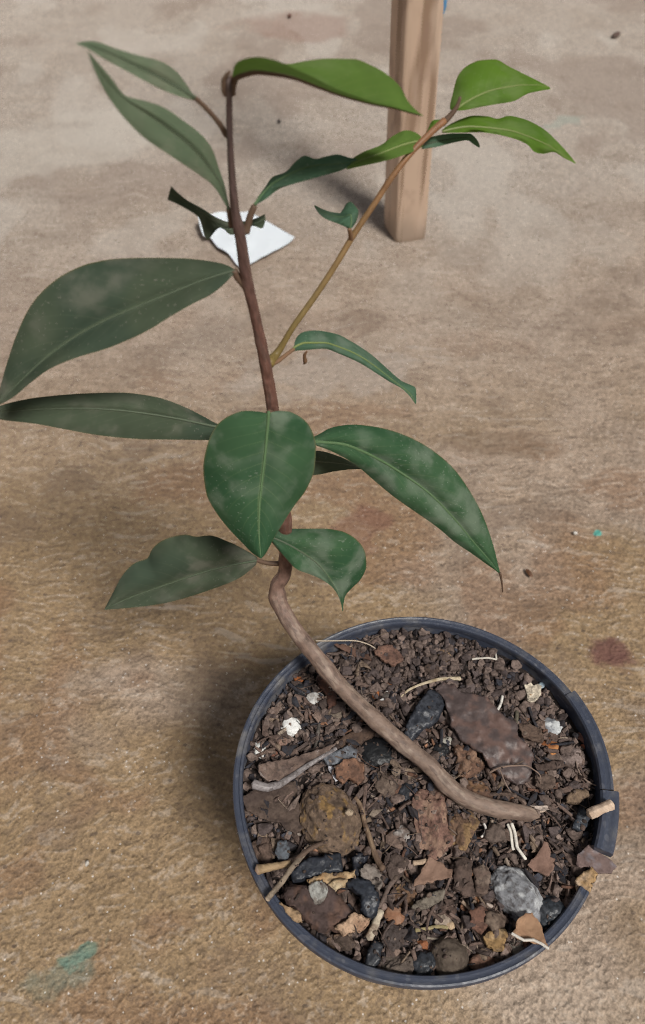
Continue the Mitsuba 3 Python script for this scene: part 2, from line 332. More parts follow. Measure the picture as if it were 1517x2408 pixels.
put('wall', lathe([(.0782, .1372), (.0768, .1376), (.0560, .002), (0.0005, .002), (0.0005, .0005), (.0575, .0005)], 0, 2 * math.pi, 121, wob, closed_ring=True), 'pot_mat', 'plant_pot', smooth=35)
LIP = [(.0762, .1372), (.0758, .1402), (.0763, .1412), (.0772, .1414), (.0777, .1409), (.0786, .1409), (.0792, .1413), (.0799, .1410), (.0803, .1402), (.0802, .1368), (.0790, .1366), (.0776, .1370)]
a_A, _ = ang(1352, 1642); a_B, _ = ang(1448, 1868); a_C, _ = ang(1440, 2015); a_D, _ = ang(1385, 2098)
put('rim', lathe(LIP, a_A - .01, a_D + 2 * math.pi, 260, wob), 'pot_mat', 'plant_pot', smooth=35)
def put_lip(a0, a1, off, dz, n):
    m = lathe([(.0761 + (r - .0761) * (1 + off / .0041), z + dz) for r, z in LIP], a0, a1, n, wob); return put('lip_piece', m, 'pot_mat', 'plant_pot', smooth=35)
put_lip(a_B + .012, a_A + .03, .0013, .0012, 50)
k_ = put_lip(a_C, a_B + .0, .0030, .0022, 30)

# ---------------------------------------------------------------- soil
def soil_z(x, y):
    x, y = np.asarray(x, float), np.asarray(y, float)
    q = np.stack([x, y, 0 * x], -1)
    r = np.hypot(x - PC[0], y - PC[1]) / .075
    return .1354 + .0050 * (meshkit.fbm(q * 45, 3, 11) - .5) + .0035 * (meshkit.fbm(q * 160, 3, 12) - .5) + .002 * (1 - r * r)
rng = np.random.default_rng(7)
def soil_meshes():
    nr, na = 90, 300
    r = np.sqrt(np.linspace(0, 1, nr)) * .0766; a = np.linspace(0, 2 * math.pi, na, endpoint=False)
    R, Am = np.meshgrid(r, a, indexing='ij')
    R = R + np.vectorize(wob)(Am) * (R / .0766)
    x, y = PC[0] + R * np.cos(Am), PC[1] + R * np.sin(Am)
    z = soil_z(x, y) + .0016 * (meshkit.fbm(np.stack([x, y, 0 * x], -1) * 500, 2, 5) - .5)
    v = np.stack([x, y, z], -1).reshape(-1, 3)
    i, j = np.meshgrid(np.arange(nr - 1), np.arange(na), indexing='ij')
    q = np.stack([i * na + j, (i + 1) * na + j, (i + 1) * na + (j + 1) % na, i * na + (j + 1) % na], -1).reshape(-1, 4)
    base = trimesh.Trimesh(v, np.vstack([q[:, [0, 1, 2]], q[:, [0, 2, 3]]]), process=False)
    cols = [colored(base, (.016, .012, .011), .5, 400, 3)]  # near black ground under the crumbs: crevice shade put into its colour
    tones = np.array([(.098, .073, .063), (.058, .045, .043), (.126, .093, .080), (.024, .022, .025), (.135, .102, .087), (.033, .034, .043), (.17, .088, .054), (.26, .215, .185)])
    pt = np.array([.31, .25, .16, .11, .08, .05, .025, .015])
    ico1, ico2 = trimesh.creation.icosphere(1), trimesh.creation.icosphere(2)
    V, F, Cc, off = [base.vertices], [base.faces], cols, len(base.vertices)
    for k in range(8500):
        rr, aa = .0755 * math.sqrt(rng.random()), rng.random() * 2 * math.pi
        x, y = PC[0] + rr * math.cos(aa), PC[1] + rr * math.sin(aa)
        s = min(.0006 + rng.exponential(.00055), .0032)
        fine = (y - PC[1]) > .03 and x > PC[0] - .02          # loose dark crumbs at the back of the pot
        if fine: s = min(s * 1.25, .0028)
        ico = ico2 if s > .0016 else ico1
        w = ico.vertices * (1 + .75 * (meshkit.noise(ico.vertices * 1.6 + k * 3.1, 1) - .5))[:, None]
        d = rng.normal(size=(5, 3)); d /= np.linalg.norm(d, axis=1, keepdims=True)
        for q in d: w = w - np.maximum(w @ q - .55, 0)[:, None] * q
        if rng.random() < .2 and not fine: w = w * [2.4, .55, .5]
        else: w = w * (rng.uniform(.65, 1.25, 3))
        w = w @ trimesh.transformations.random_rotation_matrix(rng.random(3))[:3, :3].T * s
        z = float(soil_z(x, y)) + s * rng.uniform(-.3, 1.1)
        c = 1.6 * tones[rng.choice(8, p=pt if not fine else [.42, .36, .12, .08, .01, .01, 0, 0])] * rng.uniform(.75, 1.3)
        V.append(w + [x, y, z]); F.append(ico.faces + off); off += len(w)
        Cc.append(np.clip(c[None] * (1 + .5 * (meshkit.noise(w * 900 + k, 2) - .5))[:, None], .01, .9))
    for k in range(1000):                                      # shreds of bark, leaf and fibre lying among the crumbs
        rr, aa = .073 * math.sqrt(rng.random()), rng.random() * 2 * math.pi
        x, y = PC[0] + rr * math.cos(aa), PC[1] + rr * math.sin(aa)
        if (y - PC[1]) > .028 and x > PC[0] - .015: continue
        kind = rng.random()
        if kind < .45:                                        # flat shred
            q = np.sort(rng.random(7)) * 2 * math.pi; e = rng.uniform(.0018, .0052)
            ring = np.c_[np.cos(q), np.sin(q) * rng.uniform(.35, .8), rng.normal(0, .12, 7)] * rng.uniform(.7, 1.15, (7, 1)) * e
            w = np.vstack([ring, ring - [0, 0, .0006], [[0, 0, .0004]], [[0, 0, -.0006]]]); s7 = np.arange(7); n7 = (s7 + 1) % 7
            f = np.vstack([np.stack([s7, n7, s7 * 0 + 14], 1), np.stack([n7 + 7, s7 + 7, s7 * 0 + 15], 1), np.stack([s7, s7 + 7, n7 + 7], 1), np.stack([s7, n7 + 7, n7], 1)])
        else:                                                 # splinter or root hair
            L = rng.uniform(.004, .013) if kind < .8 else rng.uniform(.008, .022); r0 = rng.uniform(.0004, .0010) if kind < .8 else .00018
            t = np.linspace(-.5, .5, 7); b1, b2 = rng.normal(0, .18 if kind < .8 else .5, 2)
            mm, _ = tube(np.c_[t * L, b1 * L * (t * t - .1), b2 * .3 * L * (.1 - t * t)], r0, 5); w, f = mm.vertices, mm.faces
        a = rng.random() * 6.3; tl = rng.normal(0, .3)
        Rm = trimesh.transformations.euler_matrix(tl, rng.normal(0, .3), a)[:3, :3]
        w = w @ Rm.T; z = float(soil_z(x, y)) + rng.uniform(.0012, .0034)
        c = np.array([(.155, .108, .090), (.085, .063, .056), (.205, .145, .118), (.035, .035, .042), (.21, .155, .115), (.14, .075, .052), (.30, .24, .19)][rng.choice(7, p=[.3, .27, .14, .13, .08, .05, .03])]) * rng.uniform(.8, 1.2)
        V.append(w + [x, y, z]); F.append(f + off); off += len(w); Cc.append(np.clip(c[None] * (1 + .5 * (meshkit.noise(w * 900 + k, 2) - .5))[:, None], .01, .9))
    return trimesh.Trimesh(np.vstack(V), np.vstack(F), process=False), np.vstack(Cc)
sm, sc_ = soil_meshes()
scene['potting_soil'] = mikit.ply(sm, 'rough_mat', smooth=True, color=sc_)
tag('potting_soil', 'dark crumbly potting soil filling the pot', 'soil', kind='stuff')

# ================================================================ THE PLANT
labels['young_plant'] = {}
tag('young_plant', 'young broad leaved seedling with a bent brown stem growing from the pot', 'plant')
def line3(c, pts, Y, n):
    """A line through the air: picture positions with the distance Y in front of the lens's foot point."""
    p = px(c, pts); Y = np.interp(np.linspace(0, 1, len(p)), np.linspace(0, 1, len(np.atleast_1d(Y))), np.atleast_1d(Y))
    return curve(np.array([at_y(x, y, b) for (x, y), b in zip(p, Y)]), n)
def radius(width, p):
    """Half of the width that spans so many units of the view at p."""
    return width / FPX * ((p - CAM) @ FW) / 2
base_pt = at_z(1250, 1917, .134)
low_px = [(1250, 1917), (1215, 1909), (1180, 1904), (1110, 1884), (1060, 1853), (1010, 1800), (950, 1752), (880, 1690), (800, 1612), (750, 1552), (700, 1490), (668, 1440), (652, 1400), (652, 1378), (668, 1352), (672, 1325), (671, 1240), (660, 1110), (642, 965), (625, 862), (600, 742), (578, 645), (566, 562), (551, 480), (545, 405), (541, 330), (539, 250), (539, 200), (537, 182)]
low_z = [.137, .1405, .1425, .1445, .146, .149, .152, .1565, .162, .167, .171, .176, .181, .185, .191, .197]
STEM_Y = {}
spts = [at_z(x, y, z) for (x, y), z in zip(low_px, low_z)]
ytop = spts[-1][1]
for k, (x, y) in enumerate(low_px[16:]): spts.append(at_y(x, y, ytop + .006 * (k + 1) / 13))
swid = [40, 42, 44, 44, 44, 44, 44, 43, 42, 42, 42, 42, 42, 38, 36, 35, 34, 32, 32, 30, 27, 31, 29, 22, 19, 17, 17, 17, 11]
srad = [radius(w, p) for w, p in zip(swid, spts)]
sp = curve(np.c_[np.array(spts), srad], 220)
sr = sp[:, 3] * .91 * (1 + .14 * (meshkit.fbm(sp[:, :3] * 260, 2, 3) - .5))
for k in (24, 47, 66, 88, 101, 118, 134, 171, 196): sr = sr * (1 + .11 * np.exp(-((np.arange(220) - k) / 1.6) ** 2))   # old leaf scars
stem_end_dir = sp[0, :3] - np.array([-.012, .0, .014]) * -1
sp3 = np.vstack([[sp[0, :3] + [.010, -.004, -.012]], [sp[0, :3] + [.005, -.002, -.004]], sp[:, :3]]); sr = np.r_[sr[0], sr[0], sr]
m, uv = tube(sp3, sr, 18)
put('stem', m, 'stem_mat', 'young_plant', smooth=True, uv=uv)
def stem_at(y):
    k = np.argmin(np.abs(np.array([q[1] for q in low_px]) - y)); return spts[k]
YS = ytop + .003
bp = line3('d', [(633, 856), (645, 838), (690, 768), (740, 698), (790, 622), (830, 555), (880, 480), (930, 405), (975, 350), (1010, 315), (1045, 284)], [YS + .002, YS + .045], 80)
m, uv = tube(bp, np.interp(np.linspace(0, 1, 80), [0, .05, .12, .5, .85, 1], [radius(w, bp[0]) * 1.0 for w in (24, 20, 14, 13.5, 12.5, 15)]) * np.linspace(1, 1.02, 80), 14)
branch = put('branch', m, 'branch_mat', 'young_plant', smooth=True, uv=uv)
tp = line3('d', [(1040, 290), (1056, 275), (1070, 258), (1078, 243), (1082, 228)], [YS + .045, YS + .047], 16)
m, uv = tube(tp, np.linspace(.0011, .00045, 16), 10)
put('bud', m, 'rib_brown', branch, smooth=True)

def leaf(c, L, M, R, Y, fold=(0, 0), mat='old_leaf', rib='rib_old', petiole=None, ribw=9, bulge=.0015, wavy=.0015, seed=0, label=None, petw=None):
    """Blade between two edges and a midrib (base to tip); Y the midrib's distance, fold the edges' distance from it."""
    n = 49
    l, mm, r = (curve(px(c, q), n) for q in (L, M, R))
    t = np.linspace(0, 1, n)
    Yk = np.atleast_1d(Y); Ym = PchipInterpolator(np.linspace(0, 1, len(Yk)), Yk)(t) if len(Yk) > 2 else np.interp(t, [0, 1], [Yk[0], Yk[-1]])
    env = np.sin(np.pi * np.clip(t, 0, 1) ** .8) ** .7
    vs = np.linspace(-1, 1, 17)
    V = np.zeros((n, len(vs), 3)); UV = np.zeros((n, len(vs), 2))
    for k in range(n):
        for q, v in enumerate(vs):
            e, fo = (l[k], fold[0]) if v < 0 else (r[k], fold[1])
            a = abs(v); pos = mm[k] * (1 - a) + e * a
            w = wavy * env[k] * a * a * 2 * (meshkit.fbm(np.array([t[k] * 7 + seed * 5.3, v * 1.2 + 9, seed]), 2, seed) - .5)
            V[k, q] = at_y(*pos, Ym[k] + fo * env[k] * a ** 1.3 + w - bulge * env[k] * (a * (1 - a) * 4) * .5)
            UV[k, q] = (t[k], v)
    m = len(vs); i, j = np.meshgrid(np.arange(n - 1), np.arange(m - 1), indexing='ij')
    q = np.stack([i * m + j, i * m + j + 1, (i + 1) * m + j + 1, (i + 1) * m + j], -1).reshape(-1, 4)
    key = put('leaf', (V.reshape(-1, 3), q), mat, 'young_plant', smooth=True, uv=UV.reshape(-1, 2))
    if label: tag(key, label)
    if ribw:
        mid = V[:, m // 2]; d = CAM - mid; d /= np.linalg.norm(d, axis=1, keepdims=True)
        rad = np.array([radius(ribw, p) for p in mid]) * np.interp(t, [0, .15, 1], [1.1, .9, .18])
        tm, _ = tube((mid + d * rad[:, None] * .35)[:-1], rad[:-1], 8)
        put('midrib', tm, rib, key, smooth=True)
    if petiole is not None:
        pc, pts, Yp, w = petiole
        pl = line3(pc, pts, Yp, 24)
        tm, _ = tube(pl, np.linspace(1.25, .95, 24) * radius(w, pl[12]), 10)
        put('petiole', tm, petw or 'rib_brown', key, smooth=True)
    return key

# top left pair
leaf('q1', [(912, 450), (870, 385), (830, 335), (760, 290), (650, 260), (550, 230), (430, 193), (360, 203)], [(918, 460), (850, 418), (760, 370), (660, 322), (560, 272), (470, 235), (410, 214), (360, 205)],
     [(912, 474), (850, 456), (760, 422), (680, 380), (560, 316), (470, 266), (405, 225), (360, 208)], [YS + .001, YS - .006, YS - .016], (.003, -.004), 'pale_leaf', 'rib_dull', ('q1', [(1068, 640), (1040, 590), (1000, 540), (950, 488), (915, 458)], [YS + .005, YS + .001], 11), 9, seed=1)
leaf('q1', [(1078, 985), (1066, 900), (1032, 790), (1000, 700), (950, 635), (860, 565), (770, 505), (680, 474), (600, 455), (520, 360), (445, 275), (410, 232)],
     [(1078, 990), (1045, 880), (980, 780), (900, 690), (800, 610), (700, 540), (600, 475), (510, 385), (450, 300), (410, 230)],
     [(1076, 992), (1048, 940), (1000, 872), (920, 812), (800, 732), (680, 650), (580, 550), (500, 440), (450, 345), (410, 232)], [YS + .002, YS - .008, YS - .022], (.006, -.006), 'pale_leaf', 'rib_dull', ('q1', [(1092, 1065), (1086, 1030), (1077, 985)], [YS + .003, YS + .002], 12), 7, bulge=.003, seed=2)
# dark curled leaf behind the stem, over the paper
leaf('a', [(600, 222), (560, 240), (500, 262), (450, 264), (400, 268), (320, 240), (240, 190), (150, 140), (60, 60)], [(600, 245), (560, 270), (500, 290), (450, 310), (390, 310), (320, 280), (250, 225), (150, 165), (48, 95)],
     [(600, 270), (580, 306), (530, 290), (470, 330), (405, 342), (345, 298), (268, 370), (215, 240), (150, 195), (38, 140)], [YS + .016, YS + .014, YS + .012, YS + .008, YS + .004], (.002, -.003), 'dull_leaf', 'rib_dull', None, 7, wavy=.003, seed=3)
# arching leaf at the very top
leaf('q3', [(178, 225), (186, 150), (230, 106), (340, 84), (440, 100), (560, 150), (700, 215), (850, 290), (1000, 345), (1110, 380), (1220, 405), (1330, 440), (1420, 470)],
     [(182, 235), (205, 215), (250, 198), (340, 180), (440, 190), (560, 212), (700, 262), (850, 320), (1000, 366), (1110, 394), (1220, 415), (1330, 446), (1420, 470)],
     [(190, 230), (215, 170), (260, 130), (340, 110), (440, 120), (540, 130), (660, 109), (800, 95), (960, 97), (1090, 143), (1190, 203), (1270, 282), (1312, 362), (1360, 420), (1420, 470)],
     [YS + .004, YS + .000, YS + .006, YS + .018], (-.013, .018), 'olive_leaf', 'rib_brown', ('q3', [(160, 320), (166, 290), (174, 255), (192, 226)], [YS + .004, YS + .004], 24), 16, seed=4, petw='rib_brown')
pl = line3('q3', [(138, 330), (124, 290), (122, 240), (140, 205), (165, 180)], [YS + .003, YS + .002], 20)
put('shoot_tip', tube(pl, np.linspace(.0008, .0004, 20), 8)[0], 'rib_brown', 'young_plant', smooth=True)
# bluish leaf right of the stem, below the yellow green one
leaf('q3', [(325, 1035), (340, 1000), (390, 930), (440, 862), (520, 832), (600, 752), (650, 724), (720, 746), (790, 728), (860, 716), (930, 735), (985, 745)], [(326, 1042), (365, 985), (430, 915), (500, 870), (580, 830), (660, 800), (740, 785), (830, 780), (900, 775), (985, 750)],
     [(330, 1044), (400, 1002), (480, 942), (560, 912), (640, 890), (720, 868), (790, 848), (850, 832), (920, 805), (985, 755)], [YS + .006, YS + .016, YS + .026], (.007, -.002), 'mid_leaf', 'rib_old', ('a', [(490, 330), (500, 290), (520, 220), (540, 175)], [YS + .004, YS + .006], 15), 7, wavy=.004, seed=5)
# leaves at the branch tip
leaf('q2', [(560, 598), (535, 573), (490, 560), (440, 580), (380, 624), (300, 656), (255, 686), (232, 728)], [(562, 606), (520, 612), (470, 625), (410, 648), (350, 670), (300, 688), (260, 705), (232, 729)],
     [(562, 630), (520, 652), (480, 667), (430, 684), (400, 692), (340, 706), (290, 717), (232, 731)], [YS + .040, YS + .032, YS + .022], (.006, -.005), 'olive_leaf', 'rib_young', None, 6, seed=6)
leaf('q2', [(560, 605), (600, 588), (650, 578), (700, 574), (760, 574), (787, 592), (806, 626)], [(560, 622), (610, 612), (660, 602), (710, 594), (760, 590), (785, 605), (806, 630)], [(555, 642), (610, 634), (660, 622), (710, 610), (750, 604), (780, 622), (804, 637)],
     [YS + .044, YS + .052, YS + .060], (.003, -.003), 'mid_leaf', 'rib_dull', None, 5, seed=7)
leaf('q2', [(642, 560), (662, 544), (720, 514), (780, 497), (840, 500), (880, 511), (930, 498), (990, 510), (1050, 536), (1100, 570), (1140, 610), (1180, 652), (1222, 706)],
     [(645, 567), (700, 553), (760, 545), (820, 548), (880, 554), (940, 563), (1000, 582), (1050, 602), (1100, 625), (1150, 658), (1222, 706)],
     [(648, 572), (740, 571), (800, 569), (870, 577), (950, 596), (1010, 622), (1045, 656), (1080, 662), (1120, 654), (1170, 681), (1222, 706)], [YS + .046, YS + .050, YS + .056], (.010, -.002), 'young_leaf', 'rib_young', None, 6, wavy=.004, seed=8)
leaf('q2', [(690, 478), (676, 466), (690, 400), (710, 330), (750, 284), (810, 259), (870, 255), (930, 285), (1000, 320), (1060, 350), (1106, 374)], [(700, 474), (735, 448), (790, 416), (860, 388), (930, 374), (990, 366), (1050, 366), (1108, 378)],
     [(706, 476), (740, 474), (800, 462), (880, 448), (950, 436), (990, 415), (1015, 402), (1050, 394), (1108, 384)], [YS + .047, YS + .060, YS + .072], (.010, -.004), 'young_leaf', 'rib_young', None, 6, bulge=.003, seed=9)
leaf('q2', [(560, 598), (580, 560), (608, 516), (640, 514)], [(575, 596), (600, 560), (622, 532), (642, 515)], [(590, 590), (615, 566), (632, 540), (644, 517)], [YS + .046, YS + .050], (.002, -.001), 'young_leaf', 'rib_young', None, 3, seed=10)
# small curled leaf on the branch
leaf('a', [(1105, 300), (1132, 250), (1139, 210), (1120, 174), (1092, 150), (1066, 166), (1060, 200), (1040, 216), (990, 211), (940, 196), (886, 168)],
     [(1090, 303), (1098, 262), (1092, 225), (1075, 230), (1050, 240), (1020, 238), (980, 228), (930, 212), (886, 172)],
     [(1078, 306), (1066, 298), (1040, 286), (1010, 274), (980, 262), (950, 250), (925, 232), (905, 212), (884, 178)], [YS + .021, YS + .026, YS + .034], (.004, -.003), 'mid_leaf', 'rib_old', ('a', [(1098, 368), (1094, 345), (1086, 305)], [YS + .023, YS + .021], 10), 4, wavy=.003, seed=11, petw='rib_tan')
# leaf right of the fork
leaf('d', [(692, 812), (696, 796), (712, 781), (740, 777), (790, 785), (830, 805), (870, 831), (910, 866), (945, 896), (978, 914), (979, 948)], [(690, 818), (720, 806), (760, 806), (800, 817), (840, 834), (880, 860), (915, 887), (945, 910), (964, 925), (977, 950)],
     [(690, 826), (720, 823), (760, 820), (800, 833), (850, 856), (890, 881), (920, 900), (945, 914), (962, 930), (977, 951)], [YS + .010, YS + .020, YS + .018], (.008, -.002), 'mid_leaf', 'rib_young', ('d', [(636, 858), (655, 848), (672, 835), (692, 820)], [YS + .003, YS + .010], 9), 5, seed=12, petw='rib_tan')
pl = line3('d', [(722, 826), (716, 838), (718, 850), (714, 856)], [YS + .011, YS + .013], 12)
put('stipule', tube(pl, np.array([.0003, .0004, .0005, .0006, .0006, .0006, .0007, .0008, .0008, .0006, .0004, .0002]), 8)[0], 'rib_tan', 'young_plant', smooth=True)
# big blurred leaf on the left
leaf('d', [(553, 634), (530, 622), (480, 612), (420, 607), (350, 606), (280, 608), (215, 618), (160, 640), (110, 675), (70, 722), (42, 780), (20, 842), (2, 905), (-8, 950)], [(553, 636), (480, 658), (400, 690), (320, 722), (250, 752), (180, 790), (110, 840), (50, 895), (-8, 952)],
     [(553, 640), (500, 690), (450, 716), (400, 745), (350, 776), (300, 800), (250, 820), (180, 841), (120, 866), (72, 900), (30, 935), (-8, 955)], [YS + .000, YS - .008, YS - .024], (.012, -.010), 'dull_leaf', 'rib_dull', ('d', [(584, 682), (572, 666), (558, 650), (551, 636)], [YS, YS], 17), 6, bulge=.003, seed=13)
leaf('d', [(585, 1010), (520, 1000), (480, 980), (430, 955), (360, 932), (280, 923), (200, 925), (120, 931), (40, 943), (-40, 970)], [(585, 1018), (500, 1002), (420, 985), (340, 972), (260, 963), (180, 960), (100, 962), (30, 967), (-40, 974)],
     [(585, 1028), (520, 1034), (490, 1035), (420, 1034), (340, 1033), (250, 1026), (150, 1009), (80, 996), (10, 988), (-40, 978)], [YS + .008, YS + .002, YS - .014], (.008, -.006), 'dull_leaf', 'rib_dull', ('d', [(652, 1040), (620, 1024), (585, 1018)], [YS, YS + .008], 12), 7, bulge=.002, seed=14)
# leaf behind, right
leaf('d', [(700, 1062), (745, 1060), (800, 1074), (840, 1092), (880, 1100)], [(700, 1082), (745, 1085), (800, 1090), (840, 1097), (880, 1102)], [(700, 1110), (738, 1117), (790, 1108), (840, 1103), (880, 1104)], [YS + .008, YS + .035], (.004, -.002), 'dull_leaf', 'rib_dull', None, 5, seed=15)
# big glossy right leaf
leaf('d', [(722, 1034), (750, 1021), (780, 1005), (830, 998), (880, 1003), (930, 1015), (980, 1036), (1030, 1068), (1070, 1105), (1102, 1150), (1130, 1200), (1150, 1250), (1165, 1300), (1172, 1330), (1177, 1350)],
     [(722, 1038), (760, 1040), (800, 1043), (850, 1060), (900, 1085), (950, 1116), (1010, 1160), (1070, 1222), (1120, 1282), (1160, 1328), (1177, 1352)],
     [(722, 1042), (750, 1050), (790, 1066), (840, 1096), (880, 1130), (930, 1171), (980, 1206), (1030, 1241), (1070, 1275), (1110, 1302), (1150, 1331), (1166, 1342), (1177, 1353)], [YS + .000, YS + .004, YS - .006, YS - .018], (.010, -.004), 'old_leaf', 'rib_old', ('d', [(672, 1060), (700, 1044), (724, 1038)], [YS, YS], 15), 9, bulge=.004, seed=16)
pl = line3('d', [(1176, 1348), (1180, 1368), (1182, 1392)], [YS - .018, YS - .019], 10)
put('drip_tip', tube(pl, np.linspace(.0006, .00025, 10), 6)[0], 'rib_brown', 'young_plant__leaf_015', smooth=True)
# heart shaped central leaf hanging towards the viewer
leaf('d', [(628, 972), (610, 968), (575, 966), (545, 975), (510, 1000), (487, 1048), (478, 1100), (485, 1160), (505, 1200), (535, 1240), (568, 1275), (598, 1304), (613, 1313)], [(632, 968), (628, 1020), (622, 1080), (615, 1140), (610, 1190), (609, 1240), (611, 1280), (614, 1314)],
     [(638, 970), (652, 966), (675, 967), (703, 978), (730, 1005), (743, 1050), (740, 1100), (721, 1150), (692, 1190), (666, 1230), (642, 1270), (624, 1303), (615, 1313)], [YS - .007, YS - .020, YS - .038], (.006, .006), 'old_leaf', 'rib_old', ('d', [(645, 985), (640, 972), (632, 970)], [YS + .001, YS - .007], 14), 8, bulge=.003, seed=17)
# low right leaf
leaf('d', [(634, 1258), (650, 1245), (700, 1243), (760, 1243), (800, 1248), (840, 1270), (860, 1304), (862, 1330), (850, 1360), (826, 1385), (812, 1402), (807, 1436)], [(634, 1262), (665, 1274), (705, 1296), (745, 1325), (775, 1362), (795, 1396), (806, 1437)],
     [(634, 1266), (645, 1280), (670, 1310), (700, 1340), (730, 1351), (760, 1365), (785, 1385), (799, 1410), (805, 1437)], [YS - .006, YS - .012, YS - .022], (.010, -.005), 'old_leaf', 'rib_dull', ('d', [(668, 1300), (650, 1278), (634, 1262)], [YS - .002, YS - .006], 13), 6, bulge=.003, seed=18)
# low left leaf
leaf('d', [(604, 1310), (580, 1295), (540, 1275), (490, 1259), (460, 1262), (438, 1257), (405, 1262), (375, 1275), (356, 1294), (348, 1312), (320, 1322), (290, 1350), (265, 1395), (246, 1432)], [(606, 1318), (540, 1330), (480, 1345), (420, 1365), (360, 1386), (300, 1408), (246, 1433)],
     [(602, 1328), (560, 1361), (500, 1385), (440, 1405), (380, 1420), (310, 1429), (246, 1434)], [YS - .004, YS - .008, YS - .018], (.010, -.006), 'dull_leaf', 'rib_dull', ('d', [(664, 1324), (640, 1325), (604, 1317)], [YS - .002, YS - .004], 10), 6, bulge=.003, wavy=.003, seed=19)
# ================================================================ WHAT LIES ON THE SOIL (each piece a thing of its own)
PXM = 0.352 / FPX                                             # metres per unit of the view at the soil
def stone(name, cat, label, c, xy, size, rot, col, second=None, mat='rough_mat', rough=.35, tall=.7, seed=0, var=.3, cover=.5, lift=0.0, sub=3, angular=False, group=None, z0=None):
    p = at_z(*px(c, xy)[0], .141); s = CROP[c][2] * PXM / 2
    if name == 'clod': rough, sub = max(rough, .55), 4
    ico = trimesh.creation.icosphere(sub); v = ico.vertices.copy()
    if angular or name == 'clod':                                               # a broken piece: cut by a few planes
        r = np.random.default_rng(seed)
        for k in range(9):
            d = r.normal(size=3); d /= np.linalg.norm(d); h = r.uniform(.55, .85)
            o = np.maximum(v @ d - h, 0); v = v - o[:, None] * d
    v = v * (1 + rough * 2 * (meshkit.fbm(v * 1.5 + seed * 3.7, 3, seed) - .5) + rough * .6 * (meshkit.fbm(v * 5 + seed, 3, seed) - .5))[:, None]
    v *= np.array([size[0] * s, size[1] * s * 1.06, min(size) * s * tall])
    a = math.radians(-rot); R = np.array([[math.cos(a), math.sin(a), 0], [-math.sin(a), math.cos(a), 0], [0, 0, 1]]).T
    v = v @ R.T
    zz = (float(soil_z(p[0], p[1])) if z0 is None else z0) + min(size) * s * tall * .42 + lift
    ico.vertices = v + [p[0], p[1], zz]
    key = put(name, ico, mat, smooth=True, color=colored(ico, col, var, 420, seed, second, cover))
    tag(key, label, cat, group); return key
def plate(name, cat, label, c, poly, col, thick=.0012, lift=.002, curl=.003, second=None, mat='rough_mat', seed=0, var=.3, cover=.45, step=.0012, tilt=(0, 0), rough=.0012, z0=None, ragged=.0006, parent=None):
    w = np.array([at_z(x, y, .1368 + lift + thick)[:2] for x, y in px(c, poly)])
    P = Polygon(w); P = P if P.is_valid else P.buffer(0)
    P = P.buffer(.0006).buffer(-.0003)
    b = np.array(segmentize(P.exterior, .0015).coords)[:-1]
    b += ragged * 2 * (np.stack([meshkit.noise(np.c_[b * 700, b[:, :1] * 0], seed), meshkit.noise(np.c_[b * 700, b[:, :1] * 0 + 9], seed + 1)], 1) - .5)
    P2 = Polygon(b); P = P2 if P2.is_valid else P
    cx, cy = P.centroid.x, P.centroid.y
    size = max(P.bounds[2] - P.bounds[0], P.bounds[3] - P.bounds[1])
    zb = float(soil_z(cx, cy)) if z0 is None else z0
    def top(x, y):
        q = np.stack([x * 260, y * 260, 0 * x + seed], -1)
        d2 = ((x - cx) ** 2 + (y - cy) ** 2) / (size / 2) ** 2
        return zb + lift + thick + curl * d2 + tilt[0] * (x - cx) + tilt[1] * (y - cy) + rough * 2 * (meshkit.fbm(q, 3, seed) - .5) + .0008 * (meshkit.noise(np.stack([x * 900, y * 900, 0 * x], -1), seed) - .5)
    m = slab(P, step, top, thick)
    key = put(name, m, mat, parent, smooth=True, color=colored(m, col, var, 380, seed, second, cover))
    if label: tag(key, label, cat)
    return key
def stick(name, cat, label, c, pts, w, col, lift=.0018, mat='matte_mat', second=None, seed=0, taper=(1, .9), z=None, var=.3, flat=1.0, group=None, end=None):
    q = px(c, pts); zz = np.broadcast_to(np.asarray(lift if z is None else z, float), (len(q),)) if np.ndim(lift if z is None else z) == 0 else np.asarray(lift if z is None else z, float)
    P = []
    for (x, y), l in zip(q, zz):
        g = at_z(x, y, .141 if z is None else l); P.append([g[0], g[1], (float(soil_z(g[0], g[1])) + l) if z is None else l])
    r = w * CROP[c][2] * PXM / 2
    n = max(14, 6 * len(pts))
    p = curve(np.array(P), n)
    rad = np.linspace(taper[0], taper[1], n) * r * (1 + .3 * (meshkit.noise(p * 700, seed) - .5))
    m, _ = tube(p, rad, 9)
    if flat != 1.0: m.vertices[:, 2] = p[:, 2].mean() + (m.vertices[:, 2] - p[:, 2].mean()) * flat
    co = colored(m, col, var, 500, seed, second)
    if end is not None: co[-1] = end; co[-11:-2] = np.array(end) * .9
    key = put(name, m, mat, smooth=True, color=co); tag(key, label, cat, group); return key

BARK, BARK2, TAN, CREAM, WHITE = (.080, .053, .045), (.135, .085, .06), (.30, .205, .14), (.50, .38, .25), (.66, .65, .63)
ORANGE, REDB, COAL, GREYB = (.30, .105, .038), (.125, .060, .043), (.022, .023, .027), (.12, .105, .095)
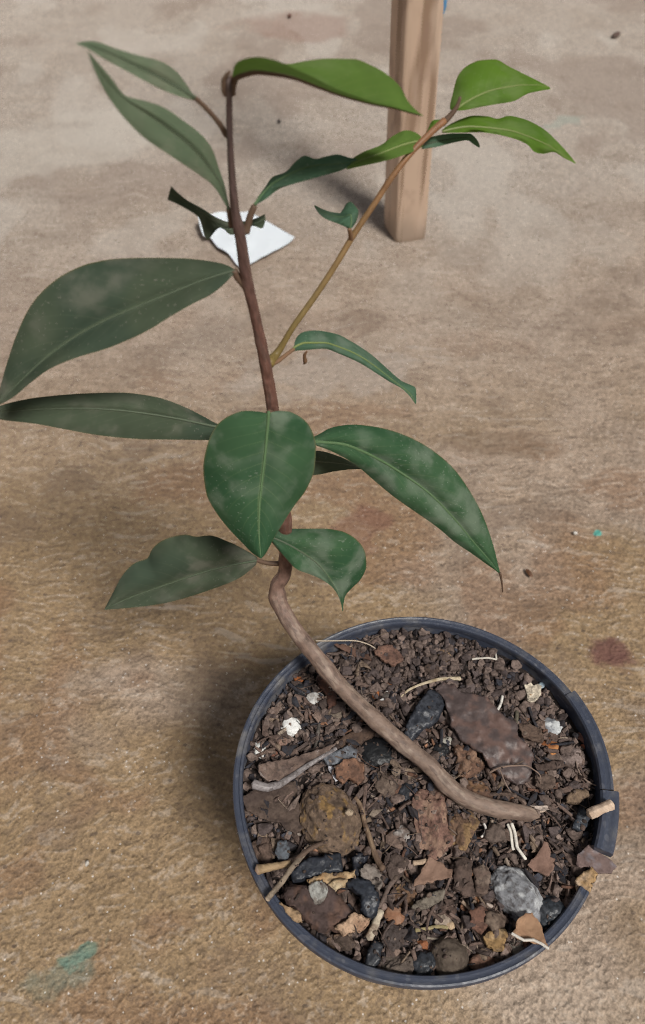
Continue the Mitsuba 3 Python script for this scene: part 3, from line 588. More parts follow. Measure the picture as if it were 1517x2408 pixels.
# ---- upper left
stone('clay_chip', 'clay chip', 'small orange clay chip just inside the upper left rim', 's1', (515, 487), (88, 66), 10, ORANGE, seed=1, angular=True, mat='matte_mat')
stone('charcoal_lump', 'charcoal', 'round black charcoal lump beside the orange chip near the upper left rim', 's1', (535, 568), (130, 110), 20, COAL, mat='charcoal_mat', seed=2)
stone('white_stone', 'stone', 'pale grey white stone near the upper left rim, closest to the stem', 's1', (650, 636), (160, 130), -20, WHITE, (.33, .31, .29), seed=3, cover=.45, angular=True, mat='matte_mat')
stone('white_stone', 'stone', 'brightest round white stone in the left part of the pot', 's1', (465, 858), (168, 140), 10, (.76, .76, .74), (.45, .42, .38), seed=4, cover=.2, mat='matte_mat')
stone('white_stone', 'stone', 'small white stone touching the left rim', 's1', (232, 1012), (95, 125), -20, (.70, .70, .67), seed=5, mat='matte_mat')
stone('white_stone', 'stone', 'tiny white stone beside the upright grey twig', 's1', (697, 990), (58, 50), 0, WHITE, seed=6, sub=2, mat='matte_mat')
plate('bark_chip', 'bark', 'red brown bark chip tucked under the stem beside a white stone', 's1', [(660, 520), (730, 520), (800, 580), (800, 700), (745, 750), (735, 640), (670, 570)], REDB, .002, .002, .001, (.07, .04, .035), seed=7)
plate('bark_chip', 'bark', 'flat tan brown bark chip right of the stem near the top rim', 's1', [(1085, 320), (1120, 285), (1215, 275), (1270, 320), (1300, 380), (1225, 435), (1150, 385)], (.22, .125, .092), .0016, .003, .001, (.16, .09, .07), seed=8, tilt=(0, -.15), var=.15)
plate('dry_leaf', 'leaf', 'narrow dark brown dry leaf lying along the top left rim', 's1', [(790, 280), (850, 272), (950, 300), (1040, 350), (1050, 385), (960, 345), (860, 305)], (.12, .068, .05), .0006, .003, .002, seed=9, mat='matte_mat')
stone('orange_crumb', 'clay chip', 'flat orange brown crumb beside the stem under the tan chip', 's1', (1180, 545), (115, 55), -5, (.24, .10, .045), seed=10, sub=2, mat='matte_mat')
stone('orange_crumb', 'clay chip', 'orange crumb left of a pair of white flecks', 's1', (1093, 610), (66, 92), 0, ORANGE, (.2, .1, .06), seed=11, sub=2, mat='matte_mat')
stone('white_fleck', 'stone chip', 'lower of two white flecks right of the orange crumb', 's1', (1157, 672), (72, 30), 5, (.72, .71, .69), seed=12, sub=2, lift=.001, mat='matte_mat')
stone('white_fleck', 'stone chip', 'upper of two white flecks right of the orange crumb', 's1', (1190, 598), (42, 28), 0, (.72, .71, .69), seed=13, sub=2, lift=.001, mat='matte_mat')
stone('grey_crumb', 'soil clod', 'grey crumb between the two white flecks', 's1', (1180, 638), (85, 60), 0, GREYB, seed=14, sub=2)
stick('twig', 'twig', 'straight dark grey twig standing out left of the stem', 's1', [(678, 790), (668, 880), (652, 980), (632, 1080)], 30, (.075, .066, .058), seed=15, second=(.15, .13, .115))
plate('dry_leaf', 'leaf', 'folded brown dry leaf with a silvery rib near the left rim', 's1', [(228, 1185), (330, 1148), (500, 1110), (640, 1080), (800, 1045), (640, 1150), (470, 1240), (400, 1285), (300, 1285), (235, 1235)], (.185, .130, .105), .0006, .0055, .0035, (.13, .09, .075), seed=16, mat='sheen_mat', var=.15)
put('rib', tube(np.array([[*at_z(x, y, .1445)[:2], .1440 + .003 * abs(k - 2.5) / 2.5] for k, (x, y) in enumerate(px('s1', [(190, 1318), (290, 1335), (380, 1305), (480, 1240), (600, 1165), (800, 1052)]))]), np.linspace(.0021, .0008, 6), 10)[0], 'sheen_mat', 'dry_leaf_001', smooth=True, color=np.tile([[.27, .245, .245]], (6 * 11 + 2, 1)))
plate('grey_flake', 'bark', 'blue grey flake behind the brown chip in the middle left', 's1', [(690, 1120), (790, 1080), (900, 1030), (950, 1070), (940, 1130), (850, 1145), (740, 1170)], (.17, .185, .21), .0014, .003, .001, (.09, .09, .1), seed=18)
plate('white_chip', 'shell', 'bright white chip under the edge of the brown chip in the middle left', 's1', [(735, 1150), (800, 1150), (810, 1215), (830, 1280), (800, 1285), (755, 1220)], (.74, .74, .80), .0010, .003, .001, seed=19, var=.08)
plate('bark_chip', 'bark', 'heart shaped brown bark chip overlapping a white chip in the middle left', 's1', [(800, 1190), (850, 1145), (930, 1130), (1000, 1170), (1000, 1270), (960, 1315), (895, 1250), (850, 1310), (800, 1270)], (.155, .088, .062), .0022, .0035, .001, (.24, .13, .085), seed=20)
stick('twig', 'twig', 'thin twig leaning across the soil towards the left rim below the folded leaf', 's1', [(200, 1512), (280, 1445), (350, 1380), (430, 1320)], 26, (.15, .10, .08), seed=21, taper=(.9, .6))
stick('root', 'root', 'orange brown root running from under the stem', 's1', [(850, 925), (910, 890), (965, 840), (1010, 800)], 30, (.16, .085, .055), seed=22, taper=(.5, 1))
plate('bark_chip', 'bark', 'long brown bark strip left of the stem above the blue grey flake', 's1', [(800, 985), (870, 940), (980, 890), (1080, 870), (1075, 930), (960, 1010), (850, 1045)], (.105, .068, .05), .0025, .002, .001, (.06, .04, .033), seed=23)
stick('root_fibre', 'root', 'pale root fibre arching over the top left rim', 's1', [(650, 238), (730, 240), (820, 238), (930, 238), (1020, 258), (1090, 296)], 11, (.48, .40, .31), z=[0.1471, 0.1471, 0.1466, 0.1461, 0.1446, 0.1416], seed=24)
stone('tan_crumb', 'soil clod', 'pale crumb under the root fibre near the top left rim', 's1', (905, 268), (46, 46), 0, (.45, .35, .25), seed=25, sub=2, lift=.002)
stone('pebble', 'stone', 'pinkish pebble under the brightest white stone', 's1', (398, 968), (90, 95), 20, (.28, .18, .14), seed=26, sub=2)
stone('pebble', 'stone', 'small dark red pebble beside the pinkish pebble near the left rim', 's1', (335, 1035), (72, 50), 0, (.18, .085, .06), seed=27, sub=2)
stone('pebble', 'stone', 'dark grey pebble above the folded dry leaf', 's1', (450, 1055), (110, 80), -10, (.085, .075, .07), seed=28, sub=2)
stone('orange_crumb', 'clay chip', 'dull orange crumb beside the grey white stone near the upper left rim', 's1', (570, 695), (75, 65), 0, (.22, .13, .07), seed=29, sub=2, angular=True, mat='matte_mat')
# ---- upper right
plate('charcoal_shard', 'charcoal', 'long blue black charcoal shard right of the stem', 's2', [(40, 590), (110, 610), (150, 700), (110, 800), (60, 850), (0, 880), (-90, 960), (-155, 965), (-130, 860), (-60, 730)], (.030, .034, .045), .004, .003, -.002, (.05, .055, .068), mat='charcoal_mat', seed=30)
stick('straw', 'straw', 'curved cream straw lying above the charcoal shard', 's2', [(-170, 655), (-120, 610), (-60, 575), (20, 548), (110, 530), (190, 520), (268, 517)], 34, (.50, .42, .30), .004, second=(.34, .26, .16), seed=31, taper=(.45, 1), flat=.6)
stick('rootlet', 'root', 'bent white rootlet near the top of the pot', 's2', [(360, 358), (410, 350), (470, 352), (540, 362), (536, 320), (526, 285)], 17, (.60, .56, .49), .003, seed=32)
plate('shell_fragment', 'shell', 'cream shell fragment with a brown centre near the upper right rim', 's2', [(745, 570), (790, 558), (855, 580), (870, 640), (830, 670), (790, 695), (770, 680), (775, 625)], (.66, .58, .46), .0012, .003, .003, seed=33, var=.12)
stone('grit_grain', 'stone chip', 'brown grit grain resting in the cream shell fragment', 's2', (800, 618), (55, 50), 0, (.25, .135, .06), seed=34, sub=2, lift=.0028)
stone('blue_glint', 'stone', 'blue grey glint against the upper right rim, added as a small shiny lump', 's2', (884, 540), (56, 60), 20, (.20, .27, .33), (.4, .5, .55), mat='sheen_mat', seed=35, sub=2)  # a glint, put in as a small lump with pale blue colour
stick('straw', 'straw', 'short white straw stub right of the large dark leaf', 's2', [(585, 632), (578, 672), (562, 715), (538, 758)], 22, (.64, .61, .56), .003, seed=36)
stone('white_stone', 'stone', 'crinkled silvery white stone near the right rim', 's2', (958, 850), (152, 140), 0, (.58, .60, .61), (.20, .21, .23), seed=37, rough=.4, cover=.42, var=.4, mat='matte_mat')
stone('brick_chip', 'brick', 'bright orange brick chip below the crinkled white stone', 's2', (958, 1010), (172, 118), 12, (.42, .185, .068), (.27, .10, .04), seed=38, angular=True, mat='matte_mat')
stone('brick_chip', 'brick', 'pinkish brick chip against the right rim', 's2', (1185, 918), (112, 88), 15, (.30, .15, .115), seed=39, angular=True, mat='matte_mat')
stone('brick_chip', 'brick', 'small bright red orange brick chip under the pinkish one at the right rim', 's2', (1212, 986), (62, 44), 10, (.36, .12, .065), seed=40, sub=2, angular=True, mat='matte_mat')
stone('pebble', 'stone', 'rough grey pink pebble near the right rim below the orange brick chip', 's2', (1112, 1092), (185, 150), -10, (.17, .128, .113), (.27, .21, .19), seed=41)
stone('brick_chip', 'brick', 'small square pale brick chip left of the rough grey pink pebble', 's2', (972, 1104), (80, 52), 5, (.26, .19, .16), seed=42, sub=2, angular=True, mat='matte_mat')
plate('dead_leaf', 'leaf', 'large dark purplish dead leaf covering the middle of the soil', 's2', [(85, 575), (140, 540), (230, 560), (260, 610), (370, 640), (470, 665), (550, 760), (600, 810), (680, 830), (700, 950), (760, 1000), (805, 1080), (795, 1200), (760, 1270), (690, 1285), (600, 1230), (500, 1170), (440, 1090), (340, 1010), (270, 960), (200, 850), (175, 720), (150, 640)], (.083, .061, .058), .0014, .0065, -.002, (.135, .085, .072), mat='satin_mat', seed=43, rough=.0018, var=.3)
stone('clod', 'soil clod', 'rough reddish clod under the lower edge of the large dark leaf', 's2', (330, 1130), (250, 250), -35, (.155, .088, .06), (.26, .16, .11), seed=44, rough=.45, cover=.5)
stone('clod', 'soil clod', 'lumpy ochre clod just above the lower stem', 's2', (390, 1320), (260, 165), 25, (.205, .118, .067), (.12, .07, .05), seed=45, rough=.4)
stone('white_pebble', 'stone', 'small off white pebble beside black charcoal above the stem', 's2', (178, 970), (92, 86), -20, (.42, .40, .35), seed=46, sub=2, angular=True, mat='matte_mat')
stone('charcoal_lump', 'charcoal', 'black charcoal lump under the small off white pebble', 's2', (125, 1035), (140, 110), -20, (.013, .014, .016), mat='charcoal_mat', seed=47)
plate('bark_chip', 'bark', 'brown leaf shaped bark chip left of the orange brick chip', 's2', [(705, 880), (790, 865), (850, 900), (880, 950), (870, 1000), (790, 985), (720, 940)], (.125, .085, .065), .0014, .003, .001, seed=48)
plate('bark_chip', 'bark', 'grey brown bark chip at the right end of the thin roots', 's2', [(830, 1240), (900, 1225), (960, 1260), (970, 1320), (900, 1345), (830, 1310)], (.14, .10, .08), .0016, .003, .001, seed=49)
plate('bark_chip', 'bark', 'tan bark chip near the right rim above the cut stick', 's2', [(1050, 1400), (1120, 1340), (1200, 1335), (1215, 1380), (1120, 1440), (1060, 1430)], (.20, .14, .095), .002, .003, .001, seed=50)
stick('root', 'root', 'thin branching root over the lower tip of the large dark leaf', 's2', [(485, 1215), (560, 1180), (640, 1165), (740, 1162), (820, 1200), (862, 1245), (862, 1300)], 12, (.23, .16, .125), z=[0.1446, 0.1471, 0.1486, 0.1486, 0.1466, 0.1446, 0.1416], seed=51, taper=(1.3, .6))
stick('root', 'root', 'thin root hanging below the lower tip of the large dark leaf', 's2', [(556, 1185), (580, 1240), (600, 1290), (650, 1370)], 10, (.21, .15, .12), z=[0.1471, 0.1461, 0.1446, 0.1416], seed=52)
stick('root', 'root', 'thin pale root below the rough grey pink pebble', 's2', [(1130, 1130), (1145, 1190), (1190, 1250), (1280, 1300)], 12, (.25, .185, .15), .004, seed=53)
stick('twig', 'twig', 'dark twig slanting down to the crinkled white stone', 's2', [(715, 785), (780, 840), (850, 890), (925, 940)], 30, (.085, .058, .048), seed=54)
stick('twig', 'twig', 'short upright grey green twig right of the large dark leaf', 's2', [(695, 745), (690, 800), (682, 850)], 34, (.13, .115, .085), seed=55)
plate('bark_chip', 'bark', 'dark flat bark chip between the large dark leaf and the rough pebble', 's2', [(820, 1160), (900, 1150), (1020, 1130), (1030, 1165), (920, 1190), (830, 1195)], (.09, .063, .053), .0016, .003, 0, seed=56)
stone('clod', 'soil clod', 'brown clod with a tan face near the top of the pot', 's2', (148, 318), (120, 100), -20, (.17, .11, .075), (.30, .2, .12), seed=57)
stone('clod', 'soil clod', 'dark brown clod above the cream straw', 's2', (50, 440), (160, 120), 0, (.075, .052, .042), seed=58)
stick('cut_stick', 'stick', 'cream cut stick resting on the right rim', 's4', [(1222, 182), (1270, 160), (1330, 132), (1392, 108)], 78, (.60, .46, .35), z=[0.1466, 0.1476, 0.1488, 0.1496], second=(.47, .34, .25), seed=59, taper=(1, .95))
# ---- lower right
stone('white_chip', 'wood chip', 'small pale flat chip at the foot of the stem', 's4', (868, 135), (92, 40), -5, (.48, .38, .30), seed=60, sub=2, lift=.001)
stick('straw', 'straw', 'tiny bent white straw under the lower stem', 's4', [(440, 252), (455, 290), (448, 320), (420, 352)], 18, (.62, .58, .54), .004, seed=61)
stick('straw', 'straw', 'white split straw below the foot of the stem, left strand', 's4', [(618, 262), (640, 330), (650, 400), (658, 445)], 27, (.66, .62, .55), .004, seed=62, flat=.6)
stick('straw', 'straw', 'long white split straw below the foot of the stem, right strand', 's4', [(640, 262), (665, 340), (680, 430), (710, 480), (745, 526)], 25, (.66, .62, .55), .0055, seed=63, flat=.6)
plate('charcoal_shard', 'charcoal', 'blue grey charcoal shard below the cut stick', 's4', [(1130, 200), (1180, 130), (1215, 160), (1210, 260), (1160, 285), (1115, 260)], (.05, .058, .072), .003, .003, 0, mat='charcoal_mat', seed=64)
plate('dry_leaf', 'leaf', 'pinkish brown pointed leaf piece behind the grey granite stone', 's4', [(885, 395), (915, 450), (930, 500), (962, 525), (945, 590), (905, 635), (840, 610), (765, 565), (830, 490)], (.215, .130, .100), .0008, .005, .002, seed=65, mat='matte_mat', var=.12)
plate('dry_leaf', 'leaf', 'purplish grey leaf piece hanging over the right rim', 's4', [(1145, 480), (1230, 395), (1300, 430), (1330, 480), (1400, 520), (1440, 550), (1400, 590), (1300, 595), (1220, 560), (1150, 555)], (.165, .115, .105), .0008, .0065, .000, (.22, .19, .20), seed=66, mat='matte_mat')
plate('wood_chip', 'wood chip', 'tan folded wood chip standing on the lower right rim', 's4', [(1145, 650), (1200, 600), (1250, 570), (1295, 610), (1255, 680), (1235, 745), (1150, 735)], (.42, .27, .135), .002, .0065, .001, (.52, .38, .26), seed=67, tilt=(.2, 0))
stone('granite_stone', 'stone', 'large speckled grey granite stone near the lower right rim', 's4', (690, 762), (285, 400), -38, (.22, .225, .24), (.46, .47, .48), seed=68, rough=.24, tall=.8, var=.9, cover=.42, sub=4)
stone('charcoal_lump', 'charcoal', 'bluish black charcoal lump between the granite stone and the lower right rim', 's4', (925, 885), (240, 190), -15, (.030, .036, .045), (.055, .06, .07), mat='charcoal_mat', seed=69, rough=.4)
plate('dry_leaf', 'leaf', 'tan curled leaf with a pale edge overhanging the lower right rim', 's4', [(690, 965), (750, 925), (790, 930), (840, 985), (875, 1080), (915, 1182), (860, 1150), (790, 1115), (720, 1110), (645, 1075), (680, 1030)], (.34, .205, .125), .0008, .0085, .002, (.27, .15, .09), seed=70, mat='matte_mat', var=.15)
put('pale_edge', tube(np.array([[*at_z(x, y, .1470)[:2], .1492] for x, y in px('s4', [(640, 1072), (690, 1100), (730, 1122), (800, 1120), (860, 1148), (912, 1184)])]), .00055, 7)[0], 'matte_mat', 'dry_leaf_005' if 'dry_leaf_005' in scene else 'dry_leaf_004', smooth=True, color=np.tile([[.66, .62, .56]], (6 * 8 + 2, 1)))
stone('pebble', 'stone', 'pale grey pebble under the tan leaf at the lower right rim', 's4', (700, 1165), (135, 85), -15, (.30, .275, .24), seed=71)
stone('pebble', 'stone', 'large round dull brown pebble at the bottom of the pot', 's4', (200, 1240), (245, 260), 0, (.125, .098, .076), (.09, .07, .055), seed=72, rough=.14, tall=.8)
stone('pebble', 'stone', 'reddish brown pebble right of the large round pebble at the bottom', 's4', (435, 1262), (170, 105), -12, (.185, .105, .075), seed=73, rough=.15)
stone('pebble', 'stone', 'narrow brown pebble at the bottom rim, second right of the large round pebble', 's4', (580, 1235), (120, 55), -5, (.135, .095, .07), seed=74, sub=2)
plate('wood_chip', 'wood chip', 'ochre wood chip below the granite stone', 's4', [(440, 1080), (500, 1045), (590, 1030), (610, 1090), (585, 1190), (520, 1185), (470, 1150)], (.31, .195, .09), .002, .003, .001, (.40, .28, .16), seed=75)
plate('bark_chip', 'bark', 'red brown bark chip above the ochre wood chip', 's4', [(340, 900), (420, 865), (460, 900), (470, 1010), (420, 1060), (355, 1010)], (.165, .088, .064), .0016, .0035, .001, seed=76)
plate('bark_chip', 'bark', 'ridged brown bark piece left of the granite stone near the ochre chip', 's4', [(450, 900), (540, 915), (600, 970), (590, 1030), (500, 1040), (460, 980)], (.12, .085, .065), .003, .002, 0, (.2, .15, .115), seed=77)
plate('dry_leaf', 'leaf', 'light brown triangular leaf piece below the red clod', 's5', [(700, 1020), (770, 1045), (835, 1095), (825, 1140), (750, 1150), (660, 1180), (598, 1192), (640, 1110)], (.24, .150, .11), .0008, .005, .002, seed=78, mat='matte_mat', var=.12)
plate('bark_plank', 'bark', 'upright brown bark plank left of the granite stone, nearer the leaf piece', 's4', [(225, 530), (290, 495), (345, 530), (355, 640), (370, 770), (290, 790), (225, 720)], (.115, .080, .066), .003, .002, 0, (.07, .05, .042), seed=79)
plate('bark_plank', 'bark', 'upright brown bark plank touching the granite stone', 's4', [(375, 575), (440, 555), (490, 620), (470, 720), (460, 770), (385, 760)], (.13, .09, .073), .003, .003, 0, (.2, .15, .12), seed=80)
stone('brick_chip', 'brick', 'orange brown brick chip below the bark planks', 's4', (430, 822), (115, 110), 30, (.26, .13, .07), (.34, .19, .12), seed=81, angular=True, mat='matte_mat')
stone('wood_chip', 'wood chip', 'small cream wood chip in the lower middle of the pot', 's4', (205, 985), (88, 50), -8, (.52, .38, .25), seed=82, sub=2, angular=True, lift=.002)
stick('straw', 'straw', 'thin yellowish straw above the large round pebble', 's4', [(-60, 1030), (40, 1010), (110, 1000), (180, 1010)], 24, (.34, .28, .15), .003, seed=83)
stick('straw', 'straw', 'thin grey straw below the yellowish straw', 's4', [(30, 1075), (110, 1085), (215, 1090)], 18, (.25, .21, .17), .002, seed=84)
plate('bark_chip', 'bark', 'long grey bark strip in the lower middle of the pot', 's4', [(-90, 860), (0, 790), (80, 755), (145, 750), (140, 800), (60, 840), (-40, 900)], (.18, .155, .125), .0018, .003, .001, seed=85)
stone('pebble', 'stone', 'brown pebble under the long grey bark strip', 's4', (170, 880), (150, 110), 20, (.12, .08, .065), seed=86)
stone('brick_chip', 'brick', 'orange red brick chip left of the large round pebble', 's4', (-5, 1135), (155, 90), 5, (.29, .115, .055), seed=87, angular=True, mat='matte_mat')
stick('wood_splinter', 'wood chip', 'small pale splinter left of the red brown bark chip', 's4', [(285, 815), (320, 850), (358, 890)], 24, (.36, .27, .2), .003, seed=88)
stone('clod', 'soil clod', 'big rough red ochre clod under the lower stem', 's5', (715, 800), (270, 420), 10, (.20, .115, .090), (.32, .205, .15), seed=89, rough=.38, cover=.55, sub=4, tall=.6)
stone('clod', 'soil clod', 'yellowish clod right of the big red ochre clod under the stem', 's5', (925, 830), (210, 230), 10, (.26, .165, .085), (.17, .105, .07), seed=90, rough=.35, tall=.6)
stone('charcoal_lump', 'charcoal', 'small black charcoal lump just under the lower stem', 's5', (1122, 765), (105, 60), 5, (.014, .017, .019), mat='charcoal_mat', seed=91)
plate('bark_chip', 'bark', 'grey brown bark chip right of the yellowish clod', 's5', [(1060, 830), (1110, 790), (1180, 830), (1190, 900), (1100, 910), (1060, 880)], (.13, .098, .082), .002, .003, 0, seed=92)
stone('clod', 'soil clod', 'dark root bound clod left of the lower stem', 's5', (430, 530), (200, 190), 0, (.10, .073, .058), (.16, .12, .095), seed=93, rough=.45)
stone('pebble', 'stone', 'little tan pebble on the dark root bound clod', 's5', (478, 455), (58, 62), 0, (.20, .15, .115), seed=94, sub=2, lift=.005)
stone('charcoal_lump', 'charcoal', 'dark hole left of the stem in the middle of the pot, added as a black lump', 's5', (350, 320), (270, 200), 20, (.012, .013, .015), mat='charcoal_mat', seed=95, tall=.5)  # dark hole between the pieces, its shade put in as a near black lump
stone('charcoal_lump', 'charcoal', 'smooth black charcoal lump between the dark clod and the red ochre clod', 's5', (545, 570), (90, 160), 20, (.032, .034, .042), mat='charcoal_mat', seed=96)
stone('moss_tuft', 'moss', 'pale fluffy tuft beside the big red ochre clod', 's5', (525, 855), (110, 120), 0, (.36, .33, .31), (.2, .16, .14), seed=97, rough=.5)
# ---- lower left
stone('ochre_stone', 'stone', 'large brown stone with ochre spots in the left half of the pot', 's3', (755, 210), (410, 500), -30, (.155, .108, .076), (.25, .155, .065), seed=98, rough=.22, tall=.75, var=.6, cover=.34, sub=5)
stone('pebble', 'stone', 'tiny pale pebble lying on the large ochre spotted stone', 's3', (893, 228), (58, 46), 0, (.36, .28, .2), seed=99, sub=2, z0=0.1511)
plate('dead_leaf', 'leaf', 'flat dark brown dead leaf left of the large ochre stone', 's3', [(110, 70), (200, 10), (360, -40), (500, -60), (520, 60), (520, 150), (560, 260), (500, 330), (380, 240), (240, 200), (150, 150)], (.108, .077, .062), .001, .003, .001, (.075, .053, .045), seed=100, var=.25)
stone('brick_chip', 'brick', 'dull orange chip against the left rim beside the dark dead leaf', 's3', (110, 140), (85, 70), 20, (.21, .115, .065), seed=101, sub=2, mat='matte_mat')
stone('clod', 'soil clod', 'brown clod near the left rim under the dark dead leaf', 's3', (270, 420), (200, 210), 20, (.095, .064, .05), (.14, .095, .075), seed=102)
stone('grey_chip', 'stone', 'small light grey chip left of the large ochre stone', 's3', (455, 292), (80, 55), 10, (.22, .225, .235), seed=103, sub=2, angular=True, lift=.002)
plate('grey_chip', 'stone', 'upright blue grey slate chip below the small light grey chip', 's3', [(370, 385), (430, 375), (450, 430), (440, 505), (365, 510), (350, 460)], (.12, .135, .155), .002, .004, 0, seed=104)
plate('charcoal_plate', 'charcoal', 'flat rectangular blue black charcoal plate below the ochre stone', 's3', [(470, 600), (560, 510), (700, 480), (815, 458), (850, 540), (840, 590), (700, 610), (560, 655), (480, 660)], (.026, .030, .040), .004, .004, 0, mat='charcoal_mat', seed=105, rough=.0006)
plate('charcoal_shard', 'charcoal', 'upright black charcoal piece right of the flat charcoal plate', 's3', [(920, 500), (960, 465), (1030, 490), (1010, 560), (960, 640), (930, 610)], (.024, .026, .036), .004, .003, 0, mat='charcoal_mat', seed=106)
plate('charcoal_shard', 'charcoal', 'curved blue black charcoal piece beside the torn bark chunk', 's3', [(870, 680), (950, 640), (1040, 660), (1100, 740), (1120, 830), (1090, 920), (1030, 935), (990, 880), (980, 780)], (.030, .035, .047), .005, .004, -.002, mat='charcoal_mat', seed=107, rough=.0008)
plate('wood_chip', 'wood chip', 'cream wood splinter chip above the torn bark chunk', 's3', [(590, 670), (690, 620), (800, 615), (930, 600), (935, 640), (830, 665), (720, 690), (610, 705)], (.50, .35, .20), .002, .006, .001, (.36, .22, .11), seed=108)
plate('wood_chip', 'wood chip', 'cream crumbled wood chip under the splinter chip', 's3', [(745, 690), (800, 665), (880, 660), (860, 700), (790, 740), (755, 720)], (.58, .46, .30), .0025, .006, 0, (.42, .3, .18), seed=109)
plate('bark_chunk', 'bark', 'large purplish brown bark chunk with a torn pale end near the lower left rim', 's3', [(430, 690), (520, 690), (600, 715), (720, 690), (790, 740), (860, 820), (930, 890), (930, 960), (880, 1010), (800, 1020), (700, 1015), (620, 985), (560, 930), (500, 870), (430, 830), (400, 760)], (.083, .057, .052), .006, .004, -.004, (.125, .075, .058), seed=110, rough=.0018)
plate('torn_end', 'bark', '', 's3', [(790, 1010), (860, 970), (900, 940), (920, 905), (990, 920), (1052, 960), (1020, 1000), (985, 1045), (930, 1030), (850, 1062)], (.50, .34, .23), .003, .0070, .001, (.38, .23, .15), seed=111, parent='bark_chunk')
stone('lichen_patch', 'lichen', 'pale grey lichen patch on the large bark chunk', 's3', (665, 778), (110, 120), 0, (.36, .36, .335), (.2, .18, .16), seed=112, z0=0.1461, tall=.25, rough=.5)
plate('bark_chip', 'bark', 'wrinkled light grey bark piece above the curved charcoal piece', 's3', [(975, 610), (1030, 560), (1080, 565), (1120, 640), (1140, 700), (1110, 760), (1060, 690), (990, 640)], (.235, .20, .175), .002, .005, .002, (.15, .125, .11), seed=113, rough=.0022)
stick('twig', 'twig', 'long grey twig crossing the lower left rim with a pale broken end', 's3', [(600, 420), (530, 510), (470, 580), (400, 680), (340, 750), (288, 812)], 40, (.16, .125, .095), z=[0.1436, 0.1456, 0.1481, 0.1491, 0.1488, 0.1481], second=(.26, .205, .15), seed=114, end=(.5, .4, .3))
stick('cut_stick', 'stick', 'tan cut stick lying against the lower left rim, round end outward', 's3', [(460, 545), (380, 560), (300, 575), (215, 592)], 66, (.24, .165, .095), z=[0.1436, 0.1451, 0.1461, 0.1466], second=(.34, .24, .14), seed=115, end=(.44, .31, .22), taper=(.7, 1))
stick('twig', 'twig', 'slanting brown twig just below the large ochre stone', 's3', [(480, 545), (560, 470), (650, 415), (735, 382)], 34, (.115, .078, .058), z=[0.1456, 0.1461, 0.1456, 0.1446], seed=116)
stick('twig', 'twig', 'long brown twig running down right of the large ochre stone', 's3', [(940, 60), (985, 130), (1010, 240), (1050, 360), (1090, 480), (1145, 590)], 44, (.145, .095, .066), .004, second=(.25, .175, .115), seed=117, taper=(.7, 1))
stick('twig', 'twig', 'twisted grey brown twig below the curved charcoal piece', 's3', [(1235, 660), (1190, 720), (1160, 790), (1130, 850), (1080, 900)], 34, (.13, .095, .08), .004, seed=118)
stone('brick_chip', 'brick', 'rounded orange chip right of the cream bark stick', 's3', (1235, 920), (135, 120), 15, (.24, .12, .07), (.3, .17, .11), seed=119, rough=.2, mat='matte_mat')
stick('bark_stick', 'stick', 'short cream bark stick between the bark chunk and the orange chip', 's3', [(1130, 905), (1100, 970), (1072, 1040), (1042, 1105)], 62, (.50, .43, .33), .005, second=(.26, .20, .15), seed=120, taper=(.8, .9))
plate('wood_chip', 'wood chip', 'tan wood sliver lying along the lower left rim', 's3', [(390, 838), (450, 870), (530, 910), (540, 960), (500, 970), (430, 895)], (.40, .27, .16), .002, .0075, 0, seed=121)
plate('charcoal_shard', 'charcoal', 'upright dark charcoal piece near the bottom left rim', 's3', [(1040, 1170), (1085, 1110), (1140, 1130), (1130, 1260), (1060, 1310), (1005, 1290)], (.030, .033, .040), .004, .003, 0, mat='charcoal_mat', seed=122)
stone('charcoal_lump', 'charcoal', 'dark blue charcoal lump left of the large round pebble at the bottom', 's3', (1450, 1290), (170, 190), 20, (.026, .030, .038), mat='charcoal_mat', seed=123)
stone('clod', 'soil clod', 'grey brown clod at the bottom rim left of the dark blue lump', 's3', (1250, 1300), (230, 170), 15, (.11, .088, .075), (.15, .12, .1), seed=124)
stone('clod', 'soil clod', 'rounded brown clod above the grey brown clod at the bottom', 's3', (1220, 1090), (190, 180), 0, (.075, .06, .056), seed=125)
stone('clod', 'soil clod', 'dark clod with roots between the bark chunk and the lower left rim', 's3', (640, 1070), (170, 110), 10, (.045, .033, .028), seed=126)
stone('clod', 'soil clod', 'brown clod with a tan spot below the bark chunk', 's3', (830, 1110), (220, 150), 15, (.085, .062, .05), (.2, .13, .085), seed=127, cover=.3)
stone('clod', 'soil clod', 'tawny brittle clod beside the light brown triangular leaf piece', 's3', (1300, 760), (170, 130), 10, (.16, .095, .06), (.25, .16, .08), seed=128)
stick('wood_splinter', 'wood chip', 'small cream splinter above the light brown triangular leaf piece', 's3', [(1370, 548), (1420, 545), (1465, 530)], 36, (.42, .31, .22), .005, seed=129)
stone('clod', 'soil clod', 'dark rounded clod right of the long brown twig', 's3', (1240, 560), (180, 170), 20, (.085, .062, .053), seed=130)
